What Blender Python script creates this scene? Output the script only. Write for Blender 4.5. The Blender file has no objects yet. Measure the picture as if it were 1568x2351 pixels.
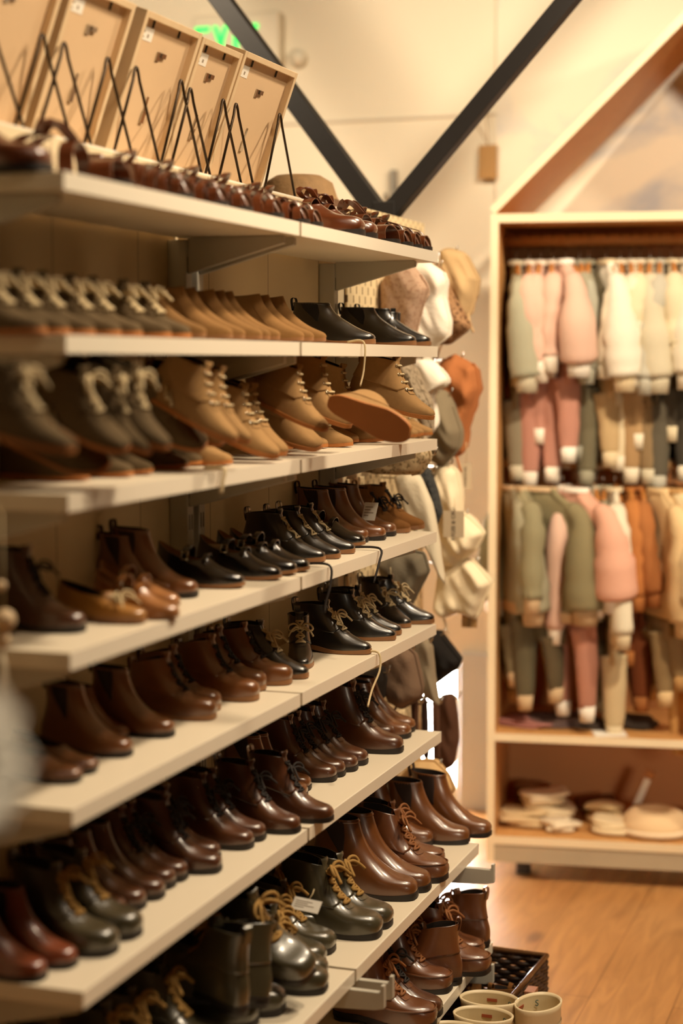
import bpy, math, random
import numpy as np
from mathutils import Vector, Matrix, noise

random.seed(11)
SC = bpy.context.scene
COL = SC.collection
R = math.radians
PI = math.pi

# ------------------------------------------------------------------ camera
CAM_POS = Vector((1.215, 0.0, 1.45))
TH, PH = R(19.1227), R(4.9082)
cd = bpy.data.cameras.new('camera'); cam = bpy.data.objects.new('camera', cd); COL.objects.link(cam)
rt = Vector((math.cos(TH), math.sin(TH), 0))
fw = Vector((-math.sin(TH)*math.cos(PH), math.cos(TH)*math.cos(PH), -math.sin(PH)))
up = rt.cross(fw)
m = Matrix((rt, up, -fw)).transposed().to_4x4(); m.translation = CAM_POS
cam.matrix_world = m
cd.sensor_fit = 'VERTICAL'; cd.sensor_height = 36.0; cd.lens = 36.0*4000/2351
cd.clip_start = 0.05; cd.clip_end = 60
cd.dof.use_dof = True; cd.dof.focus_distance = 3.28; cd.dof.aperture_fstop = 1.95
SC.camera = cam

# ------------------------------------------------------------------ light and exposure
SC.view_settings.view_transform = 'Standard'; SC.view_settings.look = 'None'
SC.view_settings.gamma = 1.0; SC.view_settings.use_curve_mapping = False
SC.view_settings.exposure = 0.3
SC.cycles.use_denoising = True
SC.cycles.max_bounces = 8; SC.cycles.diffuse_bounces = 5; SC.cycles.glossy_bounces = 3
SC.cycles.transmission_bounces = 4; SC.cycles.transparent_max_bounces = 8
SC.cycles.caustics_reflective = False; SC.cycles.caustics_refractive = False
SC.cycles.sample_clamp_indirect = 6.0
W = bpy.data.worlds.new('daylight'); SC.world = W; W.use_nodes = True
W.node_tree.nodes['Background'].inputs['Color'].default_value = (1.0, 0.97, 0.92, 1)
W.node_tree.nodes['Background'].inputs['Strength'].default_value = 75.0

WARM = (1.0, 0.81, 0.575)
def lamp(name, kind, loc, power, col=WARM, size=0.1, target=None, cone=None, blend=0.5):
    d = bpy.data.lights.new(name, kind); d.energy = power; d.color = col
    if kind == 'AREA': d.shape = 'DISK'; d.size = size
    else: d.shadow_soft_size = size
    if kind == 'SPOT': d.spot_size = R(cone or 60); d.spot_blend = blend
    o = bpy.data.objects.new(name, d); COL.objects.link(o); o.location = loc
    if target is not None: o.rotation_euler = (Vector(target)-Vector(loc)).to_track_quat('-Z', 'Y').to_euler()
    return o
lamp('ceiling_or_fill_spot', 'SPOT', (1.15, 2.45, 2.95), 95, target=(0.12, 2.1, 0.9), size=.085, cone=75, blend=.7)
lamp('ceiling_or_fill_spot', 'SPOT', (1.05, 3.65, 2.95), 115, target=(0.12, 3.0, 0.9), size=.085, cone=75, blend=.7)
lamp('ceiling_or_fill_spot', 'SPOT', (1.55, 2.6, 2.95), 60, target=(0.2, 2.6, 0.9), size=.085, cone=95, blend=.8)
lamp('ceiling_or_fill_spot', 'SPOT', (1.35, 3.0, 2.95), 225, target=(0.4, 5.2, 1.4), size=.06, cone=75, blend=.8)
lamp('ceiling_or_fill_spot', 'SPOT', (2.3, 3.4, 2.95), 110, target=(0.7, 5.2, 1.0), size=.06, cone=80, blend=.8)
lamp('ceiling_or_fill_spot', 'SPOT', (1.7, 4.2, 2.95), 90, target=(1.0, 4.2, 0.0), size=.1, cone=60, blend=.9)
lamp('ceiling_or_fill_spot', 'SPOT', (-0.9, 3.2, 2.95), 150, target=(-0.9, 5.3, 1.9), size=.1, cone=100, blend=.8)
lamp('ceiling_or_fill_spot', 'SPOT', (1.3, -.4, 2.6), 150, target=(.71, .8, 1.235), size=.06, cone=13, blend=.5)  # fill added for the pompom alone, no known ceiling fitting
lamp('wardrobe_fill', 'SPOT', (2.9, .2, 1.25), 170, target=(.5, 4.9, .5), size=.4, cone=30, blend=.7, col=(1, .84, .62))  # fill added to brighten the wardrobe's lower part, no window stands here
lamp('ambient_fill', 'AREA', (1.2, 1.4, 2.98), 6, size=1.6, target=(1.2, 1.4, 0))  # soft disk added as ambient fill, the ceiling itself does not glow

# ------------------------------------------------------------------ helpers
def lin(h):
    h = h.lstrip('#'); c = [int(h[i:i+2], 16)/255 for i in (0, 2, 4)]
    return tuple((x/12.92 if x <= .04045 else ((x+.055)/1.055)**2.4) for x in c)

def tag(o, label=None, cat=None, group=None, kind=None):
    if label: o['label'] = label
    if cat: o['category'] = cat
    if group: o['group'] = group
    if kind: o['kind'] = kind
    return o

def empty(name, loc=(0, 0, 0), rz=0.0):
    o = bpy.data.objects.new(name, None); COL.objects.link(o); o.empty_display_size = .05
    o.location = loc; o.rotation_euler = (0, 0, rz); return o

class MB:
    def __init__(s): s.v = []; s.f = []
    def add(s, vs, fs):
        b = len(s.v); s.v += [tuple(map(float, p)) for p in vs]; s.f += [tuple(i+b for i in f) for f in fs]
    def box(s, lo, hi, M=None):
        x0, y0, z0 = lo; x1, y1, z1 = hi
        vs = [(x0,y0,z0),(x1,y0,z0),(x1,y1,z0),(x0,y1,z0),(x0,y0,z1),(x1,y0,z1),(x1,y1,z1),(x0,y1,z1)]
        if M is not None: vs = [tuple(M @ Vector(p)) for p in vs]
        s.add(vs, [(0,3,2,1),(4,5,6,7),(0,1,5,4),(1,2,6,5),(2,3,7,6),(3,0,4,7)]); return s
    def grid(s, rows, closed=False, cap0=False, cap1=False):
        n = len(rows); m_ = len(rows[0]); vs = [p for r in rows for p in r]; fs = []
        for i in range(n-1):
            for j in range(m_ if closed else m_-1):
                k = (j+1) % m_
                fs.append((i*m_+j, i*m_+k, (i+1)*m_+k, (i+1)*m_+j))
        if cap0: fs.append(tuple(range(m_))[::-1])
        if cap1: fs.append(tuple((n-1)*m_+j for j in range(m_)))
        s.add(vs, fs); return s
    def tube(s, pts, r, sides=6, flat=1.0):
        pts = [Vector(p) for p in pts]; n = len(pts); rows = []
        prev = None
        for i, p in enumerate(pts):
            t = (pts[min(i+1, n-1)]-pts[max(i-1, 0)]).normalized() if n > 1 else Vector((0,0,1))
            a = prev if prev is not None else (Vector((0,0,1)) if abs(t.z) < .9 else Vector((1,0,0)))
            b = t.cross(a)
            if b.length < 1e-6: b = t.orthogonal()
            b.normalize(); a = b.cross(t).normalized(); prev = a
            rr = r[i] if isinstance(r, (list, tuple)) else r
            rows.append([tuple(p + a*math.cos(2*PI*k/sides)*rr*flat + b*math.sin(2*PI*k/sides)*rr) for k in range(sides)])
        s.grid(rows, True, True, True); return s
    def build(s, name, mat, parent=None, smooth=True, bevel=0, sharp=None):
        me = bpy.data.meshes.new(name); me.from_pydata(s.v, [], s.f); me.update()
        o = bpy.data.objects.new(name, me); COL.objects.link(o)
        if mat: me.materials.append(mat)
        if smooth:
            me.polygons.foreach_set('use_smooth', [True]*len(me.polygons))
            if sharp: me.set_sharp_from_angle(angle=R(sharp))
        if bevel:
            md = o.modifiers.new('bevel', 'BEVEL'); md.width = bevel; md.segments = 2; md.limit_method = 'ANGLE'; md.angle_limit = R(40)
        if parent: o.parent = parent
        return o

def box_obj(name, lo, hi, mat, parent=None, bevel=0.0):
    return MB().box(lo, hi).build(name, mat, parent, smooth=False, bevel=bevel)

def crom(pts, n):
    P = np.array(pts, float); k = len(P)
    t = np.zeros(k); t[1:] = np.cumsum(np.sqrt(((P[1:]-P[:-1])**2).sum(1))); t /= t[-1]
    out = []
    for q in np.linspace(0, 1, n):
        i = min(max(np.searchsorted(t, q, side='right')-1, 0), k-2)
        u = (q-t[i])/(t[i+1]-t[i]); p0, p1, p2, p3 = P[max(i-1,0)], P[i], P[i+1], P[min(i+2,k-1)]
        out.append(.5*((2*p1)+(-p0+p2)*u+(2*p0-5*p1+4*p2-p3)*u*u+(-p0+3*p1-3*p2+p3)*u**3))
    return np.array(out)
def smooth3(pts, n): return [tuple(p) for p in crom(pts, n)]
def sstep(a, b, x):
    t = min(1, max(0, (x-a)/(b-a))); return t*t*(3-2*t)

# ------------------------------------------------------------------ materials
MATS = {}
def mat(name, col, rough=.5, metal=0, vary=.12, nscale=6.0, bump=0.0, bscale=200.0, sheen=0.0, coat=0.0, spec=.5, rnd=0.0, col2=None, stretch=(1,1,1), trans=0.0):
    if name in MATS: return MATS[name]
    if isinstance(col, str): col = lin(col)
    if col2 is None: col2 = tuple(max(0, c*(1-vary*2)) for c in col)
    elif isinstance(col2, str): col2 = lin(col2)
    M = bpy.data.materials.new(name); M.use_nodes = True; nt = M.node_tree; N = nt.nodes; L = nt.links
    b = N['Principled BSDF']
    b.inputs['Roughness'].default_value = rough; b.inputs['Metallic'].default_value = metal
    b.inputs['Specular IOR Level'].default_value = spec
    if sheen: b.inputs['Sheen Weight'].default_value = sheen; b.inputs['Sheen Roughness'].default_value = .4; b.inputs['Sheen Tint'].default_value = (*col, 1)
    if coat: b.inputs['Coat Weight'].default_value = coat; b.inputs['Coat Roughness'].default_value = .2
    tc = N.new('ShaderNodeTexCoord'); mp = N.new('ShaderNodeMapping'); mp.inputs['Scale'].default_value = stretch
    L.new(tc.outputs['Object'], mp.inputs['Vector'])
    nz = N.new('ShaderNodeTexNoise'); nz.inputs['Scale'].default_value = nscale; nz.inputs['Detail'].default_value = 4
    L.new(mp.outputs[0], nz.inputs['Vector'])
    mx = N.new('ShaderNodeMix'); mx.data_type = 'RGBA'
    mx.inputs[6].default_value = (*col, 1); mx.inputs[7].default_value = (*col2, 1)
    L.new(nz.outputs['Fac'], mx.inputs[0]); out = mx.outputs[2]
    if rnd:
        oi = N.new('ShaderNodeObjectInfo'); hs = N.new('ShaderNodeHueSaturation'); mr = N.new('ShaderNodeMapRange')
        mr.inputs[3].default_value = 1-rnd; mr.inputs[4].default_value = 1+rnd
        L.new(oi.outputs['Random'], mr.inputs[0]); L.new(mr.outputs[0], hs.inputs['Value']); L.new(out, hs.inputs['Color']); out = hs.outputs[0]
    L.new(out, b.inputs['Base Color'])
    if bump:
        n2 = N.new('ShaderNodeTexNoise'); n2.inputs['Scale'].default_value = bscale; n2.inputs['Detail'].default_value = 2
        L.new(mp.outputs[0], n2.inputs['Vector'])
        bp = N.new('ShaderNodeBump'); bp.inputs['Strength'].default_value = bump; bp.inputs['Distance'].default_value = .002
        L.new(n2.outputs['Fac'], bp.inputs['Height']); L.new(bp.outputs[0], b.inputs['Normal'])
    MATS[name] = M; return M

def emit(name, col, s):
    M = bpy.data.materials.new(name); M.use_nodes = True; b = M.node_tree.nodes['Principled BSDF']
    b.inputs['Base Color'].default_value = (*lin(col), 1); b.inputs['Emission Color'].default_value = (*lin(col), 1); b.inputs['Emission Strength'].default_value = s
    return M

white_board = mat('white_melamine', '#e2d5bd', .38, vary=.02, nscale=8)
white_metal = mat('painted_metal', '#b9b4a6', .45, vary=.03)
plaster = mat('cream_plaster', '#e6dcc6', .85, vary=.03, nscale=1.5, bump=.15, bscale=60)
black_steel = mat('black_steel', '#1a1512', .6, vary=.15, nscale=14, bump=.1, bscale=90)
wire = mat('bronze_wire', '#3a2c1c', .32, metal=.7, vary=.1)
chrome = mat('chrome', '#cfcac0', .18, metal=1, vary=.02)
birch = mat('birch_wood', '#e2c9a4', .5, vary=.05, nscale=3, stretch=(12, 12, 1), col2='#d6b88e')
birch_ply = mat('frame_backing', '#dcbe98', .6, vary=.03, nscale=4, col2='#d3b189')
pine = mat('pine_wood', '#d9a86c', .5, nscale=3, stretch=(14, 14, 1.2), col2='#b97f42')
pine_edge = mat('pine_edge', '#efe0c2', .5, nscale=3, col2='#e3cda6')
back_ply = mat('wardrobe_back', '#cc935e', .65, nscale=2.5, col2='#bd834e')
paper = mat('white_paper', '#efe9dc', .7, vary=.02)
kraft = mat('kraft_card', '#a9824f', .8, vary=.05)
greycard = mat('grey_card', '#c9b698', .8, vary=.04)
dark_ink = mat('ink', '#3b332a', .7, vary=.02)

# partition face: cream panelling with faint vertical joints
def wall_mat():
    M = mat('panelled_wall', '#d8c4a0', .75, vary=.03, nscale=1.3); nt = M.node_tree; N = nt.nodes; L = nt.links; b = N['Principled BSDF']
    tc = N.new('ShaderNodeTexCoord'); sp = N.new('ShaderNodeSeparateXYZ'); L.new(tc.outputs['Object'], sp.inputs[0])
    a = N.new('ShaderNodeMath'); a.operation = 'MULTIPLY'; a.inputs[1].default_value = 1/.28; L.new(sp.outputs['Y'], a.inputs[0])
    f = N.new('ShaderNodeMath'); f.operation = 'FRACT'; L.new(a.outputs[0], f.inputs[0])
    c = N.new('ShaderNodeMath'); c.operation = 'LESS_THAN'; c.inputs[1].default_value = .012; L.new(f.outputs[0], c.inputs[0])
    src = b.inputs['Base Color'].links[0].from_socket
    mx = N.new('ShaderNodeMix'); mx.data_type = 'RGBA'; mx.inputs[7].default_value = (*lin('#9d8c70'), 1)
    L.new(c.outputs[0], mx.inputs[0]); L.new(src, mx.inputs[6]); L.new(mx.outputs[2], b.inputs['Base Color'])
    return M
panelled = wall_mat()

def floor_mat():
    M = bpy.data.materials.new('oak_planks'); M.use_nodes = True; nt = M.node_tree; N = nt.nodes; L = nt.links; b = N['Principled BSDF']
    tc = N.new('ShaderNodeTexCoord'); mp = N.new('ShaderNodeMapping'); mp.inputs['Rotation'].default_value = (0, 0, R(90)); mp.inputs['Location'].default_value = (.3, .09, 0)
    L.new(tc.outputs['Object'], mp.inputs['Vector'])
    br = N.new('ShaderNodeTexBrick'); br.offset = .37; br.inputs['Scale'].default_value = 1.0; br.inputs['Brick Width'].default_value = 1.5; br.inputs['Row Height'].default_value = .19
    br.inputs['Mortar Size'].default_value = .0015; br.inputs['Mortar Smooth'].default_value = .3
    br.inputs['Color1'].default_value = (*lin('#c39058'), 1); br.inputs['Color2'].default_value = (*lin('#b27f4b'), 1); br.inputs['Mortar'].default_value = (*lin('#8a5c30'), 1)
    L.new(mp.outputs[0], br.inputs['Vector'])
    mp2 = N.new('ShaderNodeMapping'); mp2.inputs['Scale'].default_value = (9, 1.1, 1); L.new(tc.outputs['Object'], mp2.inputs['Vector'])
    nz = N.new('ShaderNodeTexNoise'); nz.inputs['Scale'].default_value = 3.2; nz.inputs['Detail'].default_value = 6; nz.inputs['Distortion'].default_value = 1.2; L.new(mp2.outputs[0], nz.inputs['Vector'])
    cr = N.new('ShaderNodeValToRGB'); cr.color_ramp.elements[0].position = .3; cr.color_ramp.elements[0].color = (.55, .5, .45, 1); cr.color_ramp.elements[1].position = .62; cr.color_ramp.elements[1].color = (1, 1, 1, 1)
    L.new(nz.outputs['Fac'], cr.inputs[0])
    mx = N.new('ShaderNodeMix'); mx.data_type = 'RGBA'; mx.blend_type = 'MULTIPLY'; mx.inputs[0].default_value = .7
    L.new(br.outputs['Color'], mx.inputs[6]); L.new(cr.outputs[0], mx.inputs[7])
    # knots
    mp3 = N.new('ShaderNodeMapping'); mp3.inputs['Scale'].default_value = (5, 2.2, 1); L.new(tc.outputs['Object'], mp3.inputs['Vector'])
    vo = N.new('ShaderNodeTexVoronoi'); vo.inputs['Scale'].default_value = 1.0; L.new(mp3.outputs[0], vo.inputs['Vector'])
    k = N.new('ShaderNodeMapRange'); k.inputs[1].default_value = .05; k.inputs[2].default_value = .13; k.inputs[3].default_value = .75; k.inputs[4].default_value = 0; L.new(vo.outputs['Distance'], k.inputs[0])
    mk = N.new('ShaderNodeMix'); mk.data_type = 'RGBA'; mk.inputs[7].default_value = (*lin('#5d3a20'), 1); L.new(k.outputs[0], mk.inputs[0]); L.new(mx.outputs[2], mk.inputs[6])
    L.new(mk.outputs[2], b.inputs['Base Color']); b.inputs['Roughness'].default_value = .33
    bp = N.new('ShaderNodeBump'); bp.inputs['Strength'].default_value = .12; bp.inputs['Distance'].default_value = .002; L.new(nz.outputs['Fac'], bp.inputs['Height']); L.new(bp.outputs[0], b.inputs['Normal'])
    return M

def mural_mat():
    M = mat('cloud_mural', '#e9dfca', .85, nscale=1.0); nt = M.node_tree; N = nt.nodes; L = nt.links; b = N['Principled BSDF']
    tc = N.new('ShaderNodeTexCoord'); mp = N.new('ShaderNodeMapping'); mp.inputs['Scale'].default_value = (1.6, 1, 2.2); mp.inputs['Location'].default_value = (.35, 0, .1)
    L.new(tc.outputs['Object'], mp.inputs[0])
    nz = N.new('ShaderNodeTexNoise'); nz.inputs['Scale'].default_value = 1.5; nz.inputs['Detail'].default_value = 5; nz.inputs['Distortion'].default_value = .8; L.new(mp.outputs[0], nz.inputs['Vector'])
    cr = N.new('ShaderNodeValToRGB'); cr.color_ramp.elements[0].position = .5; cr.color_ramp.elements[0].color = (*lin('#e9dfca'), 1); cr.color_ramp.elements[1].position = .68; cr.color_ramp.elements[1].color = (*lin('#b9bcc0'), 1)
    L.new(nz.outputs['Fac'], cr.inputs[0]); L.new(cr.outputs[0], b.inputs['Base Color']); return M

# ------------------------------------------------------------------ the room
def structure(o): o['kind'] = 'structure'; return o
structure(box_obj('floor', (-2.4, -2.2, -.06), (3.4, 5.6, 0), floor_mat()))
shop_brown = mat('brown_paint', '#6f5b45', .9, vary=.05)
structure(box_obj('ceiling', (-2.4, -2.2, 3.05), (3.4, 5.6, 3.15), shop_brown))
structure(box_obj('wall_left', (-2.5, -2.2, 0), (-2.4, 5.6, 3.05), plaster))
structure(box_obj('wall_right', (3.4, -2.2, 0), (3.5, 5.6, 3.05), shop_brown))
structure(box_obj('wall_front', (-2.4, -2.3, 0), (3.4, -2.2, 3.05), shop_brown))
WX0, WX1, WZ0, WZ1 = -1.5, -.255, .03, .52
wb = MB().box((-2.4, 5.42, WZ1), (3.4, 5.56, 3.05)).box((WX1, 5.42, 0), (3.4, 5.56, WZ1)).box((-2.4, 5.42, 0), (WX0, 5.56, WZ1)).box((WX0, 5.42, 0), (WX1, 5.56, WZ0))
structure(wb.build('wall_back', plaster, smooth=False))
structure(box_obj('wall_back_mural', (-.145, 5.405, .52), (3.4, 5.42, 3.05), mural_mat()))
structure(box_obj('trim_1', (-2.4, 5.414, 2.225), (-.145, 5.42, 2.232), mat('panel_seam', '#c9bfae', .9, vary=.02)))  # strip slightly darker than the wall along the panel joint
structure(box_obj('trim_2', (-.25, 5.39, 0), (3.4, 5.42, .515), mat('cool_daylight_grey', '#c6c9c8', .5, vary=.03), bevel=.004))  # cool daylight on the lower wall, put into the panel's grey colour
structure(box_obj('wall_partition', (-.36, -1.2, 0), (0, 4.1, 1.77), panelled))
# low window at the foot of the back wall
wf = MB()
for lo, hi in (((WX0, 5.43, WZ0), (WX1, 5.5, WZ0+.03)), ((WX0, 5.43, WZ1-.03), (WX1, 5.5, WZ1)), ((WX0, 5.43, WZ0+.03), (WX0+.03, 5.5, WZ1-.03)), ((WX1-.02, 5.43, WZ0+.03), (WX1, 5.5, WZ1-.03))): wf.box(lo, hi)
wn = structure(wf.build('window_1', white_board, smooth=False))
gm = bpy.data.materials.new('window_glass'); gm.use_nodes = True
nt = gm.node_tree; nt.nodes.remove(nt.nodes['Principled BSDF'])
tr = nt.nodes.new('ShaderNodeBsdfTransparent'); gl = nt.nodes.new('ShaderNodeBsdfGlossy'); gl.inputs['Roughness'].default_value = .02
mx = nt.nodes.new('ShaderNodeMixShader'); mx.inputs[0].default_value = .05
nt.links.new(tr.outputs[0], mx.inputs[1]); nt.links.new(gl.outputs[0], mx.inputs[2]); nt.links.new(mx.outputs[0], nt.nodes['Material Output'].inputs[0])
box_obj('pane', (WX0+.03, 5.46, WZ0+.03), (WX1-.02, 5.466, WZ1-.03), gm, wn)

# ------------------------------------------------------------------ shelving
ZS = {1: 1.676, 2: 1.483, 3: 1.292, 4: 1.099, 5: .905, 6: .678, 7: .446, 8: .237}
DEP = {1: .22, 2: .22, 3: .22, 4: .22, 5: .22, 6: .232, 7: .315, 8: .346}
ORD = ['', 'first', 'second', 'third', 'fourth', 'fifth', 'sixth', 'seventh', 'eighth', 'ninth', 'tenth', 'eleventh', 'twelfth', 'thirteenth', 'fourteenth', 'fifteenth', 'sixteenth', 'seventeenth', 'eighteenth', 'nineteenth', 'twentieth']
LEVEL = {1: 'top', 2: 'second', 3: 'third', 4: 'fourth', 5: 'fifth', 6: 'sixth', 7: 'seventh', 8: 'lowest'}
lip_mat = mat('shelf_edge_band', '#ebe1cd', .3, vary=.02)
T = .022
def shelf(k, y0, y1, label):
    d = DEP[k]; z = ZS[k]
    o = box_obj('shelf_board', (.012, y0, z-T), (d-.002, y1, z), white_board, bevel=.0012)
    e = box_obj('edge_band', (d-.002, y0, z-T), (d, y1, z), lip_mat, o)
    tag(o, label, 'shelf', 'white wall shelves')
for k in ZS:
    nm = LEVEL[k]
    shelf(k, 1.866, 2.662, f'white shelf board, {nm} level, in the bay nearer the viewer')
    if k == 8:
        shelf(k, 2.672, 3.262, 'white shelf board, lowest level, in the farther bay')
        shelf(k, 3.268, 3.475, 'short white board end piece of the lowest shelf in the farther bay')
    else:
        shelf(k, 2.672, 3.475, f'white shelf board, {nm} level, in the bay farther from the viewer')
def bracket(par, y, k):
    z = ZS[k]-T-.001; m_ = MB()
    if k >= 7:
        L_ = .368; pr = [(.034, z), (L_, z), (L_, z+.012), (L_+.006, z+.012), (L_+.006, z-.026), (L_-.01, z-.03), (.034, z-.05)]
    else:
        L_ = DEP[k]-.018; pr = [(.034, z), (L_, z), (L_, z-.012), (.034, z-.058)]
    n = len(pr); w = .006
    vs = [(x, y-w, q) for x, q in pr]+[(x, y+w, q) for x, q in pr]
    m_.add(vs, [tuple(range(n)), tuple(range(2*n-1, n-1, -1))]+[(i, i+n, (i+1) % n+n, (i+1) % n) for i in range(n)])
    m_.build('bracket', white_metal, par, smooth=False, bevel=.0008)
for i, (y, lab) in enumerate(((1.89, 'grey slotted wall upright at the near end of the shelves'), (2.643, 'grey slotted wall upright in the middle, on its near side'), (2.69, 'grey slotted wall upright in the middle, on its far side'), (3.375, 'grey slotted wall upright at the far end of the shelves'))):
    u = MB().box((.0005, y-.0125, .02), (.0335, y+.0125, 1.65)).build('shelf_upright', white_metal, smooth=False, bevel=.0015)
    sl = MB()
    for j in range(30):
        for dy in (-.005, .005): sl.box((.0332, y+dy-.0018, .06+j*.053), (.0338, y+dy+.0018, .085+j*.053))
    so = sl.build('slot_row', mat('slot_dark', '#3a352c', .8, vary=.02), u, smooth=False)
    for k in ZS:
        bracket(u, y, k)
    tag(u, lab, 'shelf upright', 'wall uprights')

# ------------------------------------------------------------------ shoes
class Form:
    def __init__(s, toe, heel, W, leg, p0=.5, p1=.95, n=24, lift=.05, spring=.02, dip=.0, legpow=(.45, 1.)):
        s.P = crom(toe, n); s.Q = crom(heel, n); s.n = n; s.Wk = np.array(W); s.leg = leg; s.p0 = p0; s.p1 = p1; s.lift = lift; s.spring = spring; s.dip = dip; s.lp = legpow
    def dz(s, x): return s.lift*(1-sstep(.22, .62, x)) + s.spring*max(0, (x-.68)/.32)**2
    def S(s, t, u, off=0.0):
        def raw(t, u):
            q = min(max(t, 0), 1)*(s.n-1); i = min(int(q), s.n-2); f = q-i
            P = s.P[i]*(1-f)+s.P[i+1]*f; Q = s.Q[i]*(1-f)+s.Q[i+1]*f
            au = min(max(abs(u), 1e-4), 1-1e-4); w = (1-math.cos(PI*au))/2
            x = P[0]+(Q[0]-P[0])*w; z = P[1]+(Q[1]-P[1])*w
            p = s.p0+(s.p1-s.p0)*sstep(0, .8, t); e = math.sin(PI*au)**p
            ws = np.interp(x, s.Wk[:, 0], s.Wk[:, 1]); hw = ws+(s.leg-ws)*sstep(s.lp[0], s.lp[1], t)
            hw *= 1-.10*sstep(.0, .12, t)*0
            z -= s.dip*math.sin(PI*au)**2*sstep(.6, 1, t)
            return Vector((x, math.copysign(hw*e, u), z+s.dz(x)))
        p = raw(t, u)
        if off:
            h = .004; du = raw(t, u+h)-raw(t, u-h); dt = raw(min(t+h, 1), u)-raw(max(t-h, 0), u)
            nrm = du.cross(dt)
            if nrm.length > 1e-9:
                nrm.normalize()
                c = Vector(((s.P[0][0])*.45, 0, p.z))
                if nrm.dot(Vector((p.x-.4, p.y*2.2, max(0., p.z-.05)*.4))) < 0: nrm = -nrm
                p = p+nrm*off
        return p
    def ring(s, t, m_=44, off=0): return [tuple(s.S(t, -1+2*j/m_, off)) for j in range(m_)]
    def patch(s, t0, t1, u0f, u1f, off, nt_=10, nu=10, thick=None):
        rows = []
        for i in range(nt_+1):
            t = t0+(t1-t0)*i/nt_; a = u0f(t) if callable(u0f) else u0f; b = u1f(t) if callable(u1f) else u1f
            us = [a+(b-a)*j/nu for j in range(nu+1)]
            r_ = [tuple(s.S(t, us[0], 0.0))]+[tuple(s.S(t, u, off)) for u in us]+[tuple(s.S(t, us[-1], 0.0))]
            rows.append(r_)
        rows = [[tuple(s.S(t0, (u0f(t0) if callable(u0f) else u0f)+((u1f(t0) if callable(u1f) else u1f)-(u0f(t0) if callable(u0f) else u0f))*max(0, min(1, (j-1)/nu)), 0)) for j in range(nu+3)]]+rows
        return rows

WID = [(-.05,.12),(0,.125),(.12,.14),(.3,.135),(.42,.14),(.55,.16),(.7,.185),(.82,.185),(.92,.175),(1.05,.16)]
WID_P = [(-.05,.12),(0,.12),(.12,.13),(.3,.125),(.42,.13),(.55,.15),(.7,.17),(.82,.16),(.92,.145),(1.05,.13)]
WID_B = [(-.05,.13),(0,.135),(.12,.145),(.3,.14),(.42,.15),(.55,.175),(.7,.205),(.82,.215),(.92,.205),(1.05,.19)]
WID, WID_P, WID_B = [[(a, b*.94) for a, b in q] for q in (WID, WID_P, WID_B)]
TOE_ROUND = [(1.0,.03),(1.012,.07),(1.0,.115),(.965,.15),(.90,.17),(.81,.20),(.715,.255),(.625,.33),(.55,.42),(.495,.525),(.455,.65)]
HEEL_BOOT = [(0,.03),(-.012,.1),(-.008,.2),(.02,.3),(.045,.42),(.05,.53),(.035,.65)]
TOE_BULB = [(1.0,.03),(1.02,.08),(1.015,.135),(.98,.18),(.91,.208),(.82,.225),(.715,.268),(.62,.34),(.55,.43),(.505,.53),(.475,.61)]
TOE_PT = [(1.0,.03),(1.012,.055),(.998,.085),(.95,.118),(.87,.155),(.77,.208),(.67,.275),(.58,.355),(.51,.44),(.47,.53)]
HEEL_LOW = [(0,.03),(-.012,.1),(-.008,.2),(.015,.3),(.04,.4),(.04,.5)]
TOE_LOW = [(1.0,.03),(1.012,.06),(.995,.095),(.95,.122),(.87,.145),(.78,.17),(.70,.205),(.64,.245)]
HEEL_SHOE = [(0,.03),(-.012,.09),(-.008,.18),(.012,.26),(.03,.33)]
TOE_SNK = [(1.0,.03),(1.012,.06),(.995,.095),(.95,.125),(.87,.155),(.77,.2),(.67,.265),(.59,.35),(.555,.42),(.545,.48)]
HEEL_SNK = [(0,.03),(-.012,.1),(-.008,.2),(.015,.32),(.03,.50)]

def arc_pts(a, b, bulge, n=7):
    a = Vector(a); b = Vector(b); o = []
    for i in range(n):
        t = i/(n-1); o.append(tuple(a.lerp(b, t)+Vector(bulge)*math.sin(PI*t)))
    return o

def build_sole(F, root, mtl, thick, off=.012, heel=None, heel_mat=None, wavy=False, top_extra=.012):
    m_ = 48; us = [-1+2*j/m_ for j in range(m_)]
    top = []; mid = []; bot = []; bot2 = []
    for u in us:
        p = F.S(0, u); q = F.S(.0, u); d = Vector((p.x-.45, p.y*2.4, 0))
        d.normalize(); pp = q+d*off
        zt = p.z+top_extra; zb = max(p.z-thick, 0.0) if heel is not None else max(p.z-thick, 0)
        inner = q+d*(-.01)
        top.append((inner.x, inner.y, zt)); mid.append((pp.x, pp.y, zt-.002)); bot.append((pp.x, pp.y, zb+.004)); bot2.append((q.x+d.x*(off-.006), q.y+d.y*(off-.006), zb))
    B = MB(); B.grid([top, mid, bot, bot2], True)
    b = len(B.v)-m_
    fs = []
    for j in range(m_//2):
        i0 = b+j; i1 = b+j+1; k0 = b+(m_-j) % m_; k1 = b+(m_-j-1) % m_
        if len({i0, i1, k0, k1}) >= 3: fs.append(tuple(dict.fromkeys((i0, k0, k1, i1))))
    B.f += fs
    B.build('sole', mtl, root, sharp=50)
    if heel:
        H = MB(); z1 = F.S(0, .9).z-thick+.006; ring0 = []; ring1 = []
        n = 20
        for j in range(n+1):
            a = PI/2+PI*j/n
            ring0.append((heel*.42+math.cos(a)*heel*.47, math.sin(a)*.125, z1)); ring1.append((heel*.43+math.cos(a)*heel*.45, math.sin(a)*.115, 0))
        ring0 += [(heel, -.10, z1), (heel, .10, z1)]; ring1 += [(heel*.96, -.093, 0), (heel*.96, .093, 0)]
        H.grid([ring0, ring1], True, True, True).build('heel', heel_mat or mtl, root, sharp=40)

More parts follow.
